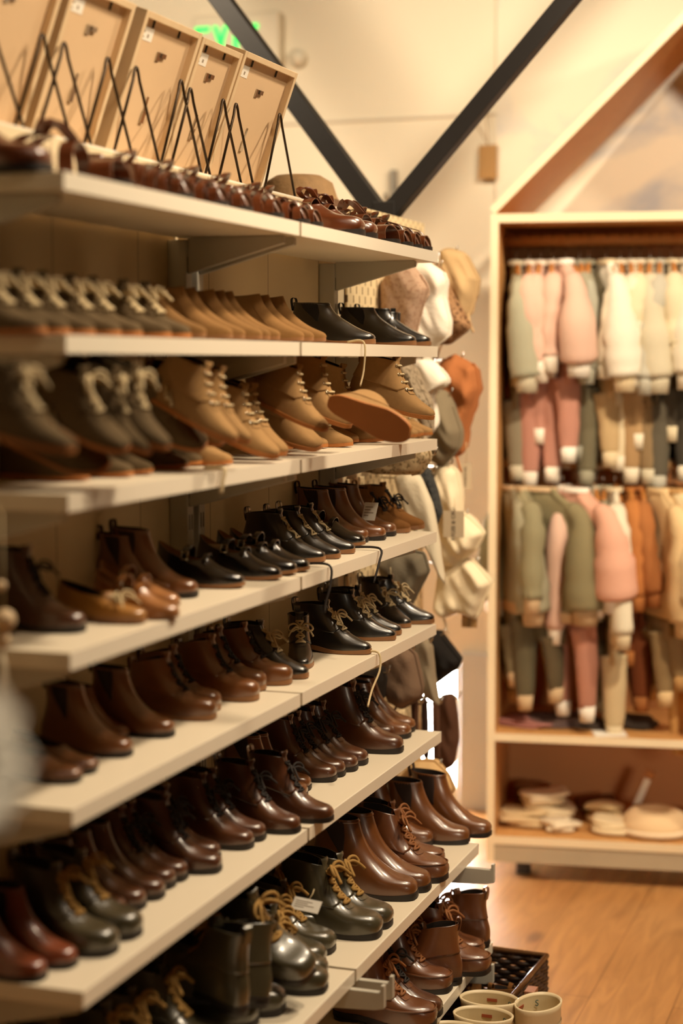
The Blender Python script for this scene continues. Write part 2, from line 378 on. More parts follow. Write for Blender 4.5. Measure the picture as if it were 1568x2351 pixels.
def build_upper(F, root, mtl, lining, name='upper', depth=.22):
    rows = [F.ring(t) for t in np.linspace(0, 1, 26)]
    c = np.array(rows[-1]).mean(0)
    last = np.array(rows[-1])
    def inset(k, dz): 
        q = c+(last-c)*np.array([k, k, 1]); q[:, 2] += dz; return [tuple(p) for p in q]
    rows.append(inset(.985, .008)); rows.append(inset(.955, .006))
    MB().grid(rows, True).build(name, mtl, root)
    ins = [inset(.953, .005), inset(.93, -.03), inset(.91, -depth*.6), inset(.86, -depth)]
    MB().grid(ins, True, cap1=True).build('lining', lining, root)

def laces(F, root, mtl, t0, t1, k, ul=.1, r=.013, bow=True, cross=True, off=.012, tails=1.0, droop=None):
    B = MB(); ts = [t0+(t1-t0)*i/(k-1) for i in range(k)]
    for i, t in enumerate(ts):
        a = F.S(t, ul, off*.6); b = F.S(t, -ul, off*.6); mid = F.S(t, 0, off*2.2); base = (a+b)/2
        B.tube(arc_pts(a, b, mid-base, 8), r, 6)
        if cross and i < k-1:
            t2 = ts[i+1]
            for sg in (1, -1):
                a = F.S(t, ul*sg, off*.6); b = F.S(t2, -ul*sg, off*.6); mid = F.S((t+t2)/2, 0.0, off*2.0); base = (a+b)/2
                B.tube(arc_pts(a, b, mid-base, 8), r, 6)
    if bow:
        K = F.S(ts[-1] if bow == 'top' else ts[max(0, k-2)], 0, off*2.6)
        for i in range(10):
            a0 = 2*PI*i/10
        B.tube([K+Vector((-.02, -.03, -.005)), K+Vector((0, 0, .022)), K+Vector((.01, .03, -.005))], r*1.5, 6)
        B.tube([K+Vector((.015, -.02, .0)), K+Vector((.02, 0, .02)), K+Vector((-.005, .025, .0))], r*1.4, 6)
        for sg in (1, -1):
            lp = [K, K+Vector((.02, .06*sg, .06)), K+Vector((.05, .13*sg, .05)), K+Vector((.08, .15*sg, 0)), K+Vector((.07, .10*sg, -.02)), K+Vector((.03, .05*sg, .0)), K]
            B.tube(smooth3(lp, 18), r, 6)
            e = [K, K+Vector((.05, .05*sg, .03)), K+Vector((.10, .11*sg, -.01)), K+Vector((.15*tails, .15*sg, -.07))]
            B.tube(smooth3(e, 10), r, 6)
    B.build('laces', mtl, root)

def eyelet_parts(F, root, mtl, ts, ul):
    for t in ts:
        for sg in (1, -1):
            p = F.S(t, ul*sg, .009); n = (F.S(t, ul*sg, .03)-p).normalized(); a = n.orthogonal().normalized(); b = n.cross(a)
            pts = [p+(a*math.cos(q)+b*math.sin(q))*.016 for q in np.linspace(0, 2*PI, 11)]
            MB().tube(pts, .0055, 5).build('eyelet', mtl, root)

def pull_tab(F, root, mtl, h=.09):
    p = F.S(1, 1.0); B = MB()
    path = smooth3([p+Vector((-.012, 0, -.09)), p+Vector((-.03, 0, .01)), p+Vector((-.022, 0, h)), p+Vector((.018, 0, h*.95)), p+Vector((.03, 0, .0)), p+Vector((.028, 0, -.06))], 16)
    rows = [[(x, -.035, z), (x, .035, z), (x+.006, .035, z+.004), (x+.006, -.035, z+.004)] for x, y, z in path]
    B.grid(rows, True, True, True).build('pull_tab', mtl, root, sharp=50)

def quarters(F, root, mtl, t0, gap, off=.010, back=1.0):
    for sg in (1, -1):
        rows = F.patch(t0, 1.0, lambda t: sg*(gap+.22*(1-sstep(t0, t0+.16, t))), lambda t: sg*.995*back, off, 16, 16)
        MB().grid(rows).build('quarter', mtl, root)
def tongue(F, root, mtl, t0, ext=.07, u=.12):
    rows = []
    for i in range(13):
        t = t0+(1-t0)*i/12; rows.append([tuple(F.S(t, -u+2*u*j/8, .006)) for j in range(9)])
    up_ = (F.S(1, 0, .006)-F.S(.93, 0, .006)).normalized()
    for e in (ext*.6, ext): rows.append([tuple(Vector(p)+up_*e+Vector((.004*k_, 0, 0))) for k_, p in enumerate(rows[12])])
    top = [tuple(Vector(p)+Vector((-.015, 0, -.002))) for p in rows[-1]]
    rows.append(top); rows.append([tuple(Vector(p)+Vector((-.02, 0, -.08))) for p in rows[-1]])
    MB().grid(rows).build('tongue', mtl, root)
def gusset(F, root, mtl):
    for sg in (1, -1):
        rows = F.patch(.5, .985, lambda t: sg*(.50-.16*sstep(.45, 1, t)), lambda t: sg*(.52+.12*sstep(.45, 1, t)), .006, 12, 8)
        MB().grid(rows).build('elastic_gusset', mtl, root)
def band(root, mtl, pts_c, w, th=.012, name='strap'):
    """flat leather strap swept along points, width along x"""
    rows = []; pts = [Vector(p) for p in smooth3(pts_c, 18)]
    for i, p in enumerate(pts):
        t = (pts[min(i+1, len(pts)-1)]-pts[max(i-1, 0)]).normalized(); wv = Vector((1, 0, 0)); wv = (wv-t*wv.dot(t)).normalized(); n = t.cross(wv).normalized()
        rows.append([tuple(p-wv*w/2-n*th/2), tuple(p+wv*w/2-n*th/2), tuple(p+wv*w/2+n*th/2), tuple(p-wv*w/2+n*th/2)])
    return MB().grid(rows, True, True, True).build(name, mtl, root, sharp=50)

def leather(n, c, rough=.30, vary=.16, rnd=.12, **k): return mat(n, c, rough, vary=vary, nscale=9, bump=.12, bscale=420, rnd=rnd, coat=1.0, spec=.6, **k)
def suede(n, c, rnd=.1): return mat(n, c, .92, vary=.12, nscale=22, bump=.35, bscale=500, sheen=.5, spec=.15, rnd=rnd)
brown = leather('brown_leather', '#74441f'); dbrown = leather('dark_brown_leather', '#552f18'); redbr = leather('red_brown_leather', '#7d3b1e')
blackl = leather('black_leather', '#17140f', rough=.3); patent = leather('black_patent', '#120f0c', rough=.14)
green = leather('olive_leather', '#4b4430', rough=.3); tan = suede('tan_nubuck', '#a98355'); taupe = suede('taupe_nubuck', '#66543b'); tansuede = suede('tan_suede', '#8c673d')
sandal_l = leather('chestnut_leather', '#6b371a', rough=.28); ochre = leather('ochre_leather', '#b0772c', rough=.5); tanl = leather('tan_leather', '#a96f3d', rough=.3)
dsuede = suede('brown_nubuck', '#7b5128'); mocbr = leather('russet_leather', '#70401f', rough=.38)
sole_dark = mat('dark_rubber', '#1e140d', .55, vary=.1); sole_tan = mat('crepe_sole', '#b98a52', .7, vary=.08, bump=.3, bscale=90); sole_wood = mat('stacked_leather_sole', '#8e613a', .5, vary=.12)
sole_gum = mat('gum_rubber', '#ad6a2c', .6, vary=.06, bump=.5, bscale=110)
lin_dark = mat('dark_lining', '#20150d', .9, vary=.1); lin_tan = mat('tan_lining', '#8a6236', .85, vary=.1)
elastic = mat('black_elastic', '#15110d', .9, vary=.1, bump=.5, bscale=300); elastic_br = mat('brown_elastic', '#2c190e', .9, vary=.1, bump=.5, bscale=300)
lace_cream = mat('cream_lace', '#ccb68c', .8, vary=.08, bump=.3, bscale=300); lace_tan = mat('tan_lace', '#a8803f', .8, vary=.12, bump=.3, bscale=300); lace_dark = mat('dark_lace', '#1d130c', .75, vary=.1); lace_br = mat('brown_lace', '#8a5426', .7, vary=.1)
brass = mat('aged_silver', '#b9ad95', .25, metal=1, vary=.03)

def chelsea(kind, up_m, el_m, sole_m=None, toe=TOE_ROUND, tab=True, hb=HEEL_BOOT):
    def f():
        r = empty(kind); F = Form(toe, hb, WID, .125, dip=.02)
        build_upper(F, r, up_m, lin_dark); gusset(F, r, el_m); build_sole(F, r, sole_m or sole_dark, .045, heel=.27)
        if tab: pull_tab(F, r, el_m, .07 if hb is HEEL_BOOT else .05)
        band_rows = F.patch(.965, .998, -.99, .99, .006, 3, 40); MB().grid(band_rows).build('top_band', up_m, r)
        return r
    return f
def lace_boot(kind, up_m, lc_m, sole_m, toe=TOE_ROUND, wid=WID, k=5, bow=True, heel=.26, r=.012, eye=None, hb=HEEL_BOOT, p0=.5, leg=.125, spring=.02, lift=.05, cross=True, lin_m=None, moc=False, thick=.045, tabs=True, tmat=None, t0=.47):
    def f():
        ro = empty(kind); F = Form(toe, hb, wid, leg, p0=p0, spring=spring, lift=lift)
        build_upper(F, ro, up_m, lin_m or lin_dark); tongue(F, ro, tmat or up_m, t0); quarters(F, ro, up_m, t0, .075)
        laces(F, ro, lc_m, t0+.08, .93, k, ul=.10, r=r, bow=bow, cross=cross)
        build_sole(F, ro, sole_m, thick, heel=heel)
        if eye: eyelet_parts(F, ro, eye, [t0+.08+(.85-t0)*i/(k-1) for i in range(k)], .115)
        if tabs: pull_tab(F, ro, up_m, .07)
        if moc:
            pts = []
            for i in range(41):
                u = -.46+.92*i/40; tt = .16+.20*abs(u)**1.2
                pts.append(F.S(tt, u, .006))
            MB().tube(pts, .009, 6).build('apron_seam', up_m, ro)
        return ro
    return f
def mary_jane(kind, up_m, buckle=True):
    def f():
        r = empty(kind); F = Form([(1.0,.03),(1.012,.06),(.995,.1),(.95,.135),(.87,.165),(.78,.2),(.69,.25),(.62,.31)], [(0,.03),(-.012,.1),(-.008,.2),(.012,.31),(.03,.44)], WID, .125, p0=.52, lift=.035, dip=.09, legpow=(.8, 1.4))
        build_upper(F, r, up_m, lin_tan, depth=.14); build_sole(F, r, sole_wood, .03, heel=.24)
        z = .33
        band(r, up_m, [(.36, .125, .25), (.38, .115, .38), (.40, .0, .44), (.38, -.115, .38), (.36, -.125, .25)], .07)
        band(r, up_m, [(.58, .105, .25), (.59, .08, .32), (.60, 0, .355), (.59, -.08, .32), (.58, -.105, .25)], .06)
        B = MB(); B.tube([(.345, -.14, .3), (.415, -.14, .3), (.415, -.12, .38), (.345, -.12, .38), (.345, -.14, .3)], .010, 5); B.build('buckle', brass, r)
        return r
    return f
def sneaker(kind, up_m, lc_m):
    def f():
        r = empty(kind); F = Form(TOE_SNK, HEEL_SNK, WID, .13, p0=.5, lift=.02, spring=.015, dip=.03)
        build_upper(F, r, up_m, lin_dark); tongue(F, r, up_m, .5, .09); quarters(F, r, up_m, .5, .08)
        laces(F, r, lc_m, .56, .93, 4, ul=.12, r=.019, bow='top', off=.016); build_sole(F, r, sole_gum, .035, off=.014)
        return r
    return f
def suede_boot(kind):
    def f():
        r = empty(kind); F = Form(TOE_PT, HEEL_LOW, WID_P, .115, p0=.62, lift=.03, dip=.03)
        build_upper(F, r, tansuede, lin_dark); build_sole(F, r, sole_wood, .03, off=.004)
        MB().grid(F.patch(.35, .995, lambda t: .30, lambda t: .315, .004, 10, 2)).build('side_seam', tansuede, r)
        MB().grid(F.patch(.35, .995, lambda t: -.315, lambda t: -.30, .004, 10, 2)).build('side_seam', tansuede, r)
        return r
    return f
def plain_shoe(kind, up_m, lc_m, woven=False):
    def f():
        r = empty(kind); F = Form(TOE_LOW, HEEL_SHOE, WID, .125, p0=.5, lift=.035, dip=.04, legpow=(.8, 1.4))
        build_upper(F, r, up_m, lin_dark, depth=.14); build_sole(F, r, sole_dark if woven else sole_wood, .035, heel=.24)
        if woven:
            for i in range(7):
                u = .06+.07*i
                for sg in (1, -1):
                    MB().grid(F.patch(.03, .34, sg*u, sg*(u+.035), .012, 6, 3)).build('woven_strip', up_m, r)
        else:
            tongue(F, r, up_m, .62, .06); laces(F, r, lc_m, .7, .95, 3, ul=.11, r=.012)
        return r
    return f
def footbed(r, m_, sm):
    F = Form(TOE_LOW, HEEL_SHOE, WID_B, .13, p0=.5, lift=.02, spring=.01)
    build_sole(F, r, sm, .04, off=.01)
    us = [-1+2*j/40 for j in range(40)]
    MB().grid([[tuple(F.S(0, u)+Vector((0, 0, .012))) for u in us], [tuple(Vector((.48, 0, 0))+(F.S(0, u)-Vector((.48, 0, 0)))*.6+Vector((0, 0, .006))) for u in us]], True, cap1=True).build('footbed', m_, r)
    return F
def fisherman(kind):
    def f():
        r = empty(kind); footbed(r, lin_tan, sole_dark)
        for x, z, w in ((.93, .17, .08), (.82, .215, .08), (.71, .255, .08), (.60, .30, .075)):
            hw = float(np.interp(x, *np.array(WID_B).T))*(.8 if x > .9 else 1.02)
            band(r, sandal_l, [(x, hw, .04), (x-.01, hw*.93, z*.7), (x-.02, hw*.5, z*.98), (x-.02, 0, z*1.05), (x-.02, -hw*.5, z*.98), (x-.01, -hw*.93, z*.7), (x, -hw, .04)], w)
        rows = [[(1.0-.05*i, -.045, .06+.21*math.sin(min(1, i/3)*PI/2)+.014*i), (1.0-.05*i, .045, .06+.21*math.sin(min(1, i/3)*PI/2)+.014*i)] for i in range(9)]
        MB().grid([[(x, y, z-.075) for x, y, z in q]+[(x, y, z-.063) for x, y, z in q[::-1]] for q in rows], True, True, True).build('centre_strap', sandal_l, r)
        Fh = Form([(.34,.05),(.31,.18),(.26,.38)], [(0,.05),(-.01,.18),(.03,.40)], WID_B, .13, lift=.02)
        MB().grid([[tuple(Fh.S(t, u)) for u in [.3+1.4*j/24 if .3+1.4*j/24 <= 1 else .3+1.4*j/24-2 for j in range(25)]] for t in np.linspace(0, 1, 8)]).build('heel_counter', sandal_l, r).modifiers.new('t', 'SOLIDIFY').thickness = .012
        band(r, sandal_l, [(.16, .13, .28), (.36, .125, .36), (.46, 0, .44), (.36, -.125, .36), (.16, -.13, .28)], .055)
        MB().tube([(.33, -.14, .32), (.41, -.135, .33), (.42, -.12, .41), (.34, -.125, .40), (.33, -.14, .32)], .010, 5).build('buckle', brass, r)
        return r
    return f
def strap_sandal(kind):
    def f():
        r = empty(kind); footbed(r, sandal_l, sole_dark)
        for x, z, w in ((.86, .19, .16), (.60, .31, .11)):
            hw = float(np.interp(x, *np.array(WID_B).T))*1.02
            band(r, sandal_l, [(x, hw, .04), (x-.01, hw*.93, z*.7), (x-.02, hw*.5, z*.98), (x-.02, 0, z*1.05), (x-.02, -hw*.5, z*.98), (x-.01, -hw*.93, z*.7), (x, -hw, .04)], w)
        for dy in (.02, -.03):
            B = [(.6, dy, .32), (.5, dy*2, .43), (.40, dy*3, .46), (.34, dy*2, .38)]
            band(r, sandal_l, B, .06)
        band(r, sandal_l, [(.12, .13, .1), (.16, .125, .28), (.3, .11, .36), (.42, 0, .38), (.3, -.11, .36), (.16, -.125, .28), (.12, -.13, .1)], .055)
        band(r, sandal_l, [(.25, .14, .22), (.06, .11, .27), (-.01, 0, .29), (.06, -.11, .27), (.25, -.14, .22)], .05)
        MB().tube([(.27, -.135, .3), (.34, -.13, .31), (.35, -.1, .37), (.28, -.105, .36), (.27, -.135, .3)], .009, 5).build('buckle', brass, r)
        return r
    return f
def buckle_shoe(kind):
    def f():
        r = empty(kind); F = Form([(.98,.03),(1.0,.07),(.98,.13),(.92,.165),(.83,.185),(.74,.21),(.66,.25),(.6,.29)], HEEL_SHOE, WID_B, .13, p0=.5, lift=.02, legpow=(.8, 1.4), dip=.05)
        build_upper(F, r, sandal_l, lin_dark, depth=.14); build_sole(F, r, sole_dark, .045, off=.02)
        band(r, sandal_l, [(.50, .15, .15), (.50, .13, .29), (.50, 0, .35), (.50, -.13, .29), (.50, -.15, .15)], .09)
        for sg in (1, -1):
            band(r, sandal_l, smooth3([(.54, 0, .35), (.50, .07*sg, .43), (.42, .12*sg, .42), (.44, .05*sg, .36), (.52, 0, .35)], 10), .05, name='bow_loop')
        MB().tube([(.46, -.15, .22), (.54, -.15, .22), (.54, -.135, .3), (.46, -.135, .3), (.46, -.15, .22)], .008, 5).build('buckle', brass, r)
        return r
    return f

PROTO = {
 'buckle_shoe': (buckle_shoe('buckle_shoe'), 'chestnut leather shoe with bow strap and buckle', 'shoe', .16),
 'strap_sandal': (strap_sandal('strap_sandal'), 'chestnut leather sandal with ankle strap', 'sandal', .155),
 'fisherman_sandal': (fisherman('fisherman_sandal'), 'chestnut fisherman sandal with closed toe straps', 'sandal', .15),
 'taupe_sneaker': (sneaker('lace_up_sneaker', taupe, lace_cream), 'taupe suede sneaker with fat cream laces', 'sneaker', .145),
 'suede_boot': (suede_boot('suede_ankle_boot'), 'tan suede pull-on ankle boot', 'ankle boot', .15),
 'black_chelsea': (chelsea('chelsea_boot', blackl, elastic, sole_wood, [(x, z if z < .25 else .25+(z-.25)*.72) for x, z in TOE_PT], hb=[(x, z*.86) for x, z in HEEL_LOW]), 'black leather chelsea boot', 'chelsea boot', .165),
 'taupe_lace_boot': (lace_boot('lace_up_boot', taupe, lace_cream, sole_gum, TOE_PT, WID, k=4, heel=None, r=.016, hb=HEEL_LOW, lift=.015, thick=.035, bow='top', p0=.48), 'taupe suede lace-up boot with cream laces', 'lace-up boot', .14),
 'tan_lace_boot': (lace_boot('lace_up_boot', tan, lace_cream, sole_gum, TOE_PT, WID, k=4, heel=None, r=.013, hb=HEEL_LOW, lift=.015, thick=.035, eye=brass, bow=False, cross=False, p0=.48), 'tan nubuck lace-up boot with cream laces', 'lace-up boot', .145),
 'brown_lace_boot': (lace_boot('derby_boot', dbrown, lace_dark, sole_dark, k=5), 'dark brown leather lace-up boot with dark laces', 'lace-up boot', .16),
 'brown_lace_shoe': (lace_boot('derby_boot', brown, lace_dark, sole_wood, toe=TOE_BULB, k=4, hb=HEEL_LOW, bow=False), 'mid brown round-toed lace-up boot', 'lace-up boot', .15),
 'ochre_shoe': (plain_shoe('lace_up_shoe', ochre, lace_cream), 'ochre yellow leather lace-up shoe', 'shoe', .14),
 'woven_shoe': (plain_shoe('woven_shoe', brown, lace_br, True), 'brown shoe with cut-out woven sides', 'shoe', .13),
 'tan_mary_jane': (mary_jane('mary_jane_shoe', tanl), 'tan leather strap shoe', 'shoe', .13),
 'black_mary_jane': (mary_jane('mary_jane_shoe', patent), 'glossy black strap shoe', 'shoe', .145),
 'brown_chelsea': (chelsea('chelsea_boot', brown, elastic_br), 'brown leather chelsea boot', 'chelsea boot', .17),
 'dark_chelsea': (chelsea('chelsea_boot', dbrown, elastic_br), 'dark brown leather chelsea boot', 'chelsea boot', .155),
 'red_chelsea': (chelsea('chelsea_boot', redbr, elastic_br), 'reddish brown leather chelsea boot', 'chelsea boot', .14),
 'black_lace_shoe': (lace_boot('lace_up_shoe', blackl, lace_cream, sole_wood, toe=TOE_PT, wid=WID_P, k=3, hb=HEEL_LOW, r=.012, bow=False), 'black leather lace-up shoe with cream laces', 'shoe', .15),
 'black_pointed_boot': (lace_boot('lace_up_boot', blackl, lace_cream, sole_wood, toe=TOE_PT, wid=WID_P, k=4, hb=HEEL_LOW, r=.012, p0=.56, heel=.24), 'black leather lace-up boot with cream laces', 'lace-up boot', .16),
 'brown_desert_boot': (lace_boot('desert_boot', dsuede, lace_dark, sole_wood, toe=TOE_PT, k=3, hb=HEEL_LOW, heel=.25, bow=True), 'brown nubuck desert boot', 'desert boot', .16),
 'green_lace_boot': (lace_boot('lace_up_boot', green, lace_tan, sole_dark, toe=TOE_BULB, wid=WID_B, k=5, r=.017, bow='top'), 'dark olive lace-up boot with fat tan laces', 'lace-up boot', .18),
 'moc_lace_boot': (lace_boot('moccasin_boot', mocbr, lace_br, sole_dark, toe=TOE_BULB, wid=WID_B, k=5, r=.014, moc=True, bow='top'), 'russet brown moc-toe lace-up boot', 'lace-up boot', .185),
}
SHOES = [
 (1, 'buckle_shoe', 0.19, 1.885, 0.19, 0, 0, 0, 0),
 (1, 'strap_sandal', 0.2, 2.087, 0.19, 6, 0, 0, 0),
 (1, 'fisherman_sandal', 0.212, 2.252, 0.16, 1.2, 0, 0, 0),
 (1, 'fisherman_sandal', 0.212, 2.379, 0.16, 2.4, 0, 0, 0),
 (1, 'fisherman_sandal', 0.213, 2.47, 0.16, 3.0, 0, 0, 0),
 (1, 'fisherman_sandal', 0.216, 2.594, 0.165, 4.4, 0, 0, 0),
 (1, 'fisherman_sandal', 0.214, 2.719, 0.16, 2.4, 0, 0, 0),
 (1, 'fisherman_sandal', 0.214, 2.782, 0.16, 4.2, 0, 0, 0),
 (1, 'buckle_shoe', 0.215, 3.006, 0.2, 0, 0, 0, 0),
 (1, 'buckle_shoe', 0.212, 3.089, 0.19, 0, 0, 0, 0),
 (1, 'strap_sandal', 0.212, 3.224, 0.18, -4.7, 0, 0, 0),
 (1, 'fisherman_sandal', 0.212, 3.311, 0.18, -0.3, 0, 0, 0),
 (1, 'fisherman_sandal', 0.212, 3.38, 0.17, 4.4, 0, 0, 0),
 (1, 'fisherman_sandal', 0.212, 3.449, 0.17, 1.5, 0, 0, 0),
 (2, 'taupe_sneaker', 0.19, 1.866, 0.145, 4.0, 0, 0, 0),
 (2, 'taupe_sneaker', 0.19, 1.923, 0.145, -3.9, 0, 0, 0),
 (2, 'taupe_sneaker', 0.19, 1.99, 0.145, -0.3, 0, 0, 0),
 (2, 'taupe_sneaker', 0.19, 2.064, 0.145, -2.5, 0, 0, 0),
 (2, 'taupe_sneaker', 0.19, 2.129, 0.145, 0.4, 0, 0, 0),
 (2, 'taupe_sneaker', 0.19, 2.222, 0.145, 0.7, 0, 0, 0),
 (2, 'taupe_sneaker', 0.19, 2.287, 0.145, -4.9, 0, 0, 0),
 (2, 'suede_boot', 0.19, 2.347, 0.15, -2.8, 0, 0, 0),
 (2, 'suede_boot', 0.19, 2.447, 0.15, -2.2, 0, 0, 0),
 (2, 'suede_boot', 0.19, 2.498, 0.15, 4.2, 0, 0, 0),
 (2, 'suede_boot', 0.19, 2.57, 0.15, 2.7, 0, 0, 0),
 (2, 'suede_boot', 0.19, 2.602, 0.15, -3.4, 0, 0, 0),
 (2, 'suede_boot', 0.19, 2.648, 0.15, 3.0, 0, 0, 0),
 (2, 'suede_boot', 0.19, 2.757, 0.15, -3.6, 0, 0, 0),
 (2, 'suede_boot', 0.19, 2.806, 0.15, 1.2, 0, 0, 0),
 (2, 'suede_boot', 0.19, 2.868, 0.15, -3.7, 0, 0, 0),
 (2, 'black_chelsea', 0.195, 3.127, 0.165, 2, 0, 0, 0),
 (2, 'black_chelsea', 0.15, 3.399, 0.15, -80, 0, 0, 0),
 (2, 'black_chelsea', 0.19, 3.41, 0.165, 0, 0, 0, 0),
 (2, 'black_chelsea', 0.2, 3.484, 0.165, 0, 0, 0, 0),
 (3, 'taupe_lace_boot', 0.134, 2.079, 0.15, -5.0, 0, 0, 0),
 (3, 'taupe_lace_boot', 0.331, 1.668, 0.145, 3.7, 0.058, 12, 0),
 (3, 'taupe_lace_boot', 0.219, 1.968, 0.15, -6, 0.02, 14, 30),
 (3, 'taupe_lace_boot', 0.155, 2.17, 0.13, -2.9, 0, 0, 0),
 (3, 'taupe_lace_boot', 0.26, 1.943, 0.145, -2.8, 0.045, 22, 16),
 (3, 'taupe_lace_boot', 0.157, 2.231, 0.13, 4.8, 0, 0, 0),
 (3, 'taupe_lace_boot', 0.276, 1.972, 0.145, 3.7, 0.04, 24, 0),
 (3, 'taupe_lace_boot', 0.293, 1.987, 0.145, -2.1, 0.045, 24, 0),
 (3, 'taupe_lace_boot', 0.152, 2.367, 0.13, 4.6, 0, 0, 0),
 (3, 'taupe_lace_boot', 0.14, 2.444, 0.13, 0.4, 0, 0, 0),
 (3, 'taupe_lace_boot', 0.197, 2.325, 0.15, 1.8, 0.03, 22, 26),
 (3, 'tan_lace_boot', 0.178, 2.469, 0.13, -3.0, 0, 0, 0),
 (3, 'tan_lace_boot', 0.213, 2.359, 0.15, 4.4, 0.035, 24, 22),
 (3, 'tan_lace_boot', 0.253, 2.304, 0.15, 1.9, 0.04, 26, 0),
 (3, 'tan_lace_boot', 0.242, 2.383, 0.15, 4.7, 0.035, 26, 0),
 (3, 'tan_lace_boot', 0.222, 2.548, 0.16, -4, 0.004, 20, 0),
 (3, 'tan_lace_boot', 0.203, 2.634, 0.16, -4, 0.004, 20, 0),
 (3, 'tan_lace_boot', 0.134, 2.847, 0.16, -4, 0.004, 20, 0),
 (3, 'tan_lace_boot', 0.209, 2.784, 0.165, -4, 0.006, 20, 12),
 (3, 'tan_lace_boot', 0.14, 3.016, 0.14, 3.9, 0, 0, 0),
 (3, 'tan_lace_boot', 0.243, 2.721, 0.15, -2.0, 0.04, 22, 0),
 (3, 'tan_lace_boot', 0.167, 3.078, 0.14, -1.4, 0, 0, 0),
 (3, 'tan_lace_boot', 0.232, 2.874, 0.17, -3.3, 0.04, 24, 0),
 (3, 'tan_lace_boot', 0.127, 3.231, 0.14, -3.5, 0, 0, 0),
 (3, 'tan_lace_boot', 0.108, 3.345, 0.14, -4.3, 0, 0, 0),
 (3, 'tan_lace_boot', 0.166, 3.17, 0.15, -2.0, 0.04, 22, 0),
 (3, 'tan_lace_boot', 0.162, 3.283, 0.14, 1.0, 0, 0, 0),
 (3, 'tan_lace_boot', 0.399, 2.682, 0.15, -6, 0.038, 20, -82),
 (3, 'tan_lace_boot', 0.169, 3.496, 0.13, -5.0, 0, 0, 0),
 (3, 'tan_lace_boot', 0.163, 3.561, 0.13, 1.8, 0, 0, 0),
 (3, 'tan_lace_boot', 0.174, 3.589, 0.14, -1.6, 0, 0, 0),
 (3, 'tan_lace_boot', 0.285, 3.211, 0.175, -1.9, 0.045, 14, 0),
 (4, 'brown_lace_boot', 0.158, 2.016, 0.15, -4, 0, 0, 0),
 (4, 'ochre_shoe', 0.2, 2.111, 0.14, -8, 0, 0, 0),
 (4, 'tan_mary_jane', 0.226, 2.162, 0.13, -4, 0, 0, 0),
 (4, 'tan_mary_jane', 0.181, 2.264, 0.13, -4, 0, 0, 0),
 (4, 'brown_chelsea', 0.131, 2.365, 0.14, -3, 0, 0, 0),
 (4, 'brown_chelsea', 0.16, 2.375, 0.145, -3, 0, 0, 0),
 (4, 'black_mary_jane', 0.185, 2.501, 0.145, 3.2, 0, 0, 0),
 (4, 'black_mary_jane', 0.204, 2.611, 0.145, -0.2, 0, 0, 0),
 (4, 'black_mary_jane', 0.203, 2.685, 0.145, -1.8, 0, 0, 0),
 (4, 'black_mary_jane', 0.208, 2.731, 0.145, -0.2, 0, 0, 0),
 (4, 'black_lace_shoe', 0.184, 2.879, 0.15, 2.0, 0, 0, 0),
 (4, 'black_lace_shoe', 0.193, 2.933, 0.15, -4.4, 0, 0, 0),
 (4, 'black_lace_shoe', 0.191, 3.023, 0.15, 4.8, 0, 0, 0),
 (4, 'black_mary_jane', 0.169, 3.144, 0.15, -4.8, 0, 0, 0),
 (4, 'brown_chelsea', 0.151, 3.224, 0.15, 2.5, 0, 0, 0),
 (4, 'brown_chelsea', 0.17, 3.275, 0.15, 3.4, 0, 0, 0),
 (4, 'brown_chelsea', 0.165, 3.356, 0.15, -4.8, 0, 0, 0),
 (4, 'brown_desert_boot', 0.172, 3.435, 0.16, 2.9, 0, 0, 0),
 (4, 'brown_desert_boot', 0.18, 3.508, 0.16, -1.3, 0, 0, 0),
 (5, 'woven_shoe', 0.162, 1.994, 0.13, -4, 0, 0, 0),
 (5, 'woven_shoe', 0.157, 2.048, 0.13, -4, 0, 0, 0),
 (5, 'brown_chelsea', 0.158, 2.152, 0.14, -4, 0, 0, 0),
 (5, 'brown_chelsea', 0.105, 2.253, 0.14, -4, 0, 0, 0),
 (5, 'brown_chelsea', 0.16, 2.287, 0.14, -5, 0, 0, 0),
 (5, 'brown_lace_shoe', 0.169, 2.422, 0.145, 0.8, 0, 0, 0),
 (5, 'brown_lace_shoe', 0.148, 2.486, 0.145, -4.9, 0, 0, 0),
 (5, 'brown_lace_shoe', 0.175, 2.581, 0.15, -4.5, 0, 0, 0),
 (5, 'brown_lace_shoe', 0.154, 2.665, 0.15, -3.2, 0, 0, 0),
 (5, 'brown_lace_shoe', 0.175, 2.735, 0.15, 4.6, 0, 0, 0),
 (5, 'black_pointed_boot', 0.128, 2.833, 0.15, 3, 0, 0, 0),
 (5, 'black_pointed_boot', 0.183, 2.794, 0.16, -3, 0, 0, 0),
 (5, 'black_pointed_boot', 0.187, 2.872, 0.15, -66, 0, 0, 0),
 (5, 'black_pointed_boot', 0.207, 3.07, 0.16, -3.0, 0, 0, 0),
 (5, 'black_pointed_boot', 0.193, 3.309, 0.16, 2.6, 0, 0, 0),
 (5, 'black_pointed_boot', 0.202, 3.243, 0.16, 4.3, 0, 0, 0),
 (5, 'black_pointed_boot', 0.181, 3.402, 0.15, -30, 0, 0, 0),
 (5, 'black_pointed_boot', 0.213, 3.477, 0.165, 4.4, 0, 0, 0),
 (6, 'red_chelsea', 0.165, 1.888, 0.14, -3, 0, 0, 0),
 (6, 'red_chelsea', 0.179, 1.943, 0.14, -3, 0, 0, 0),
 (6, 'green_lace_boot', 0.205, 2.004, 0.16, -3, 0, 0, 0),
 (6, 'green_lace_boot', 0.206, 2.074, 0.16, -3, 0, 0, 0),
 (6, 'dark_chelsea', 0.139, 2.123, 0.155, -1.6, 0, 0, 0),
 (6, 'dark_chelsea', 0.151, 2.141, 0.155, -1.5, 0, 0, 0),
 (6, 'dark_chelsea', 0.159, 2.189, 0.155, 0.2, 0, 0, 0),
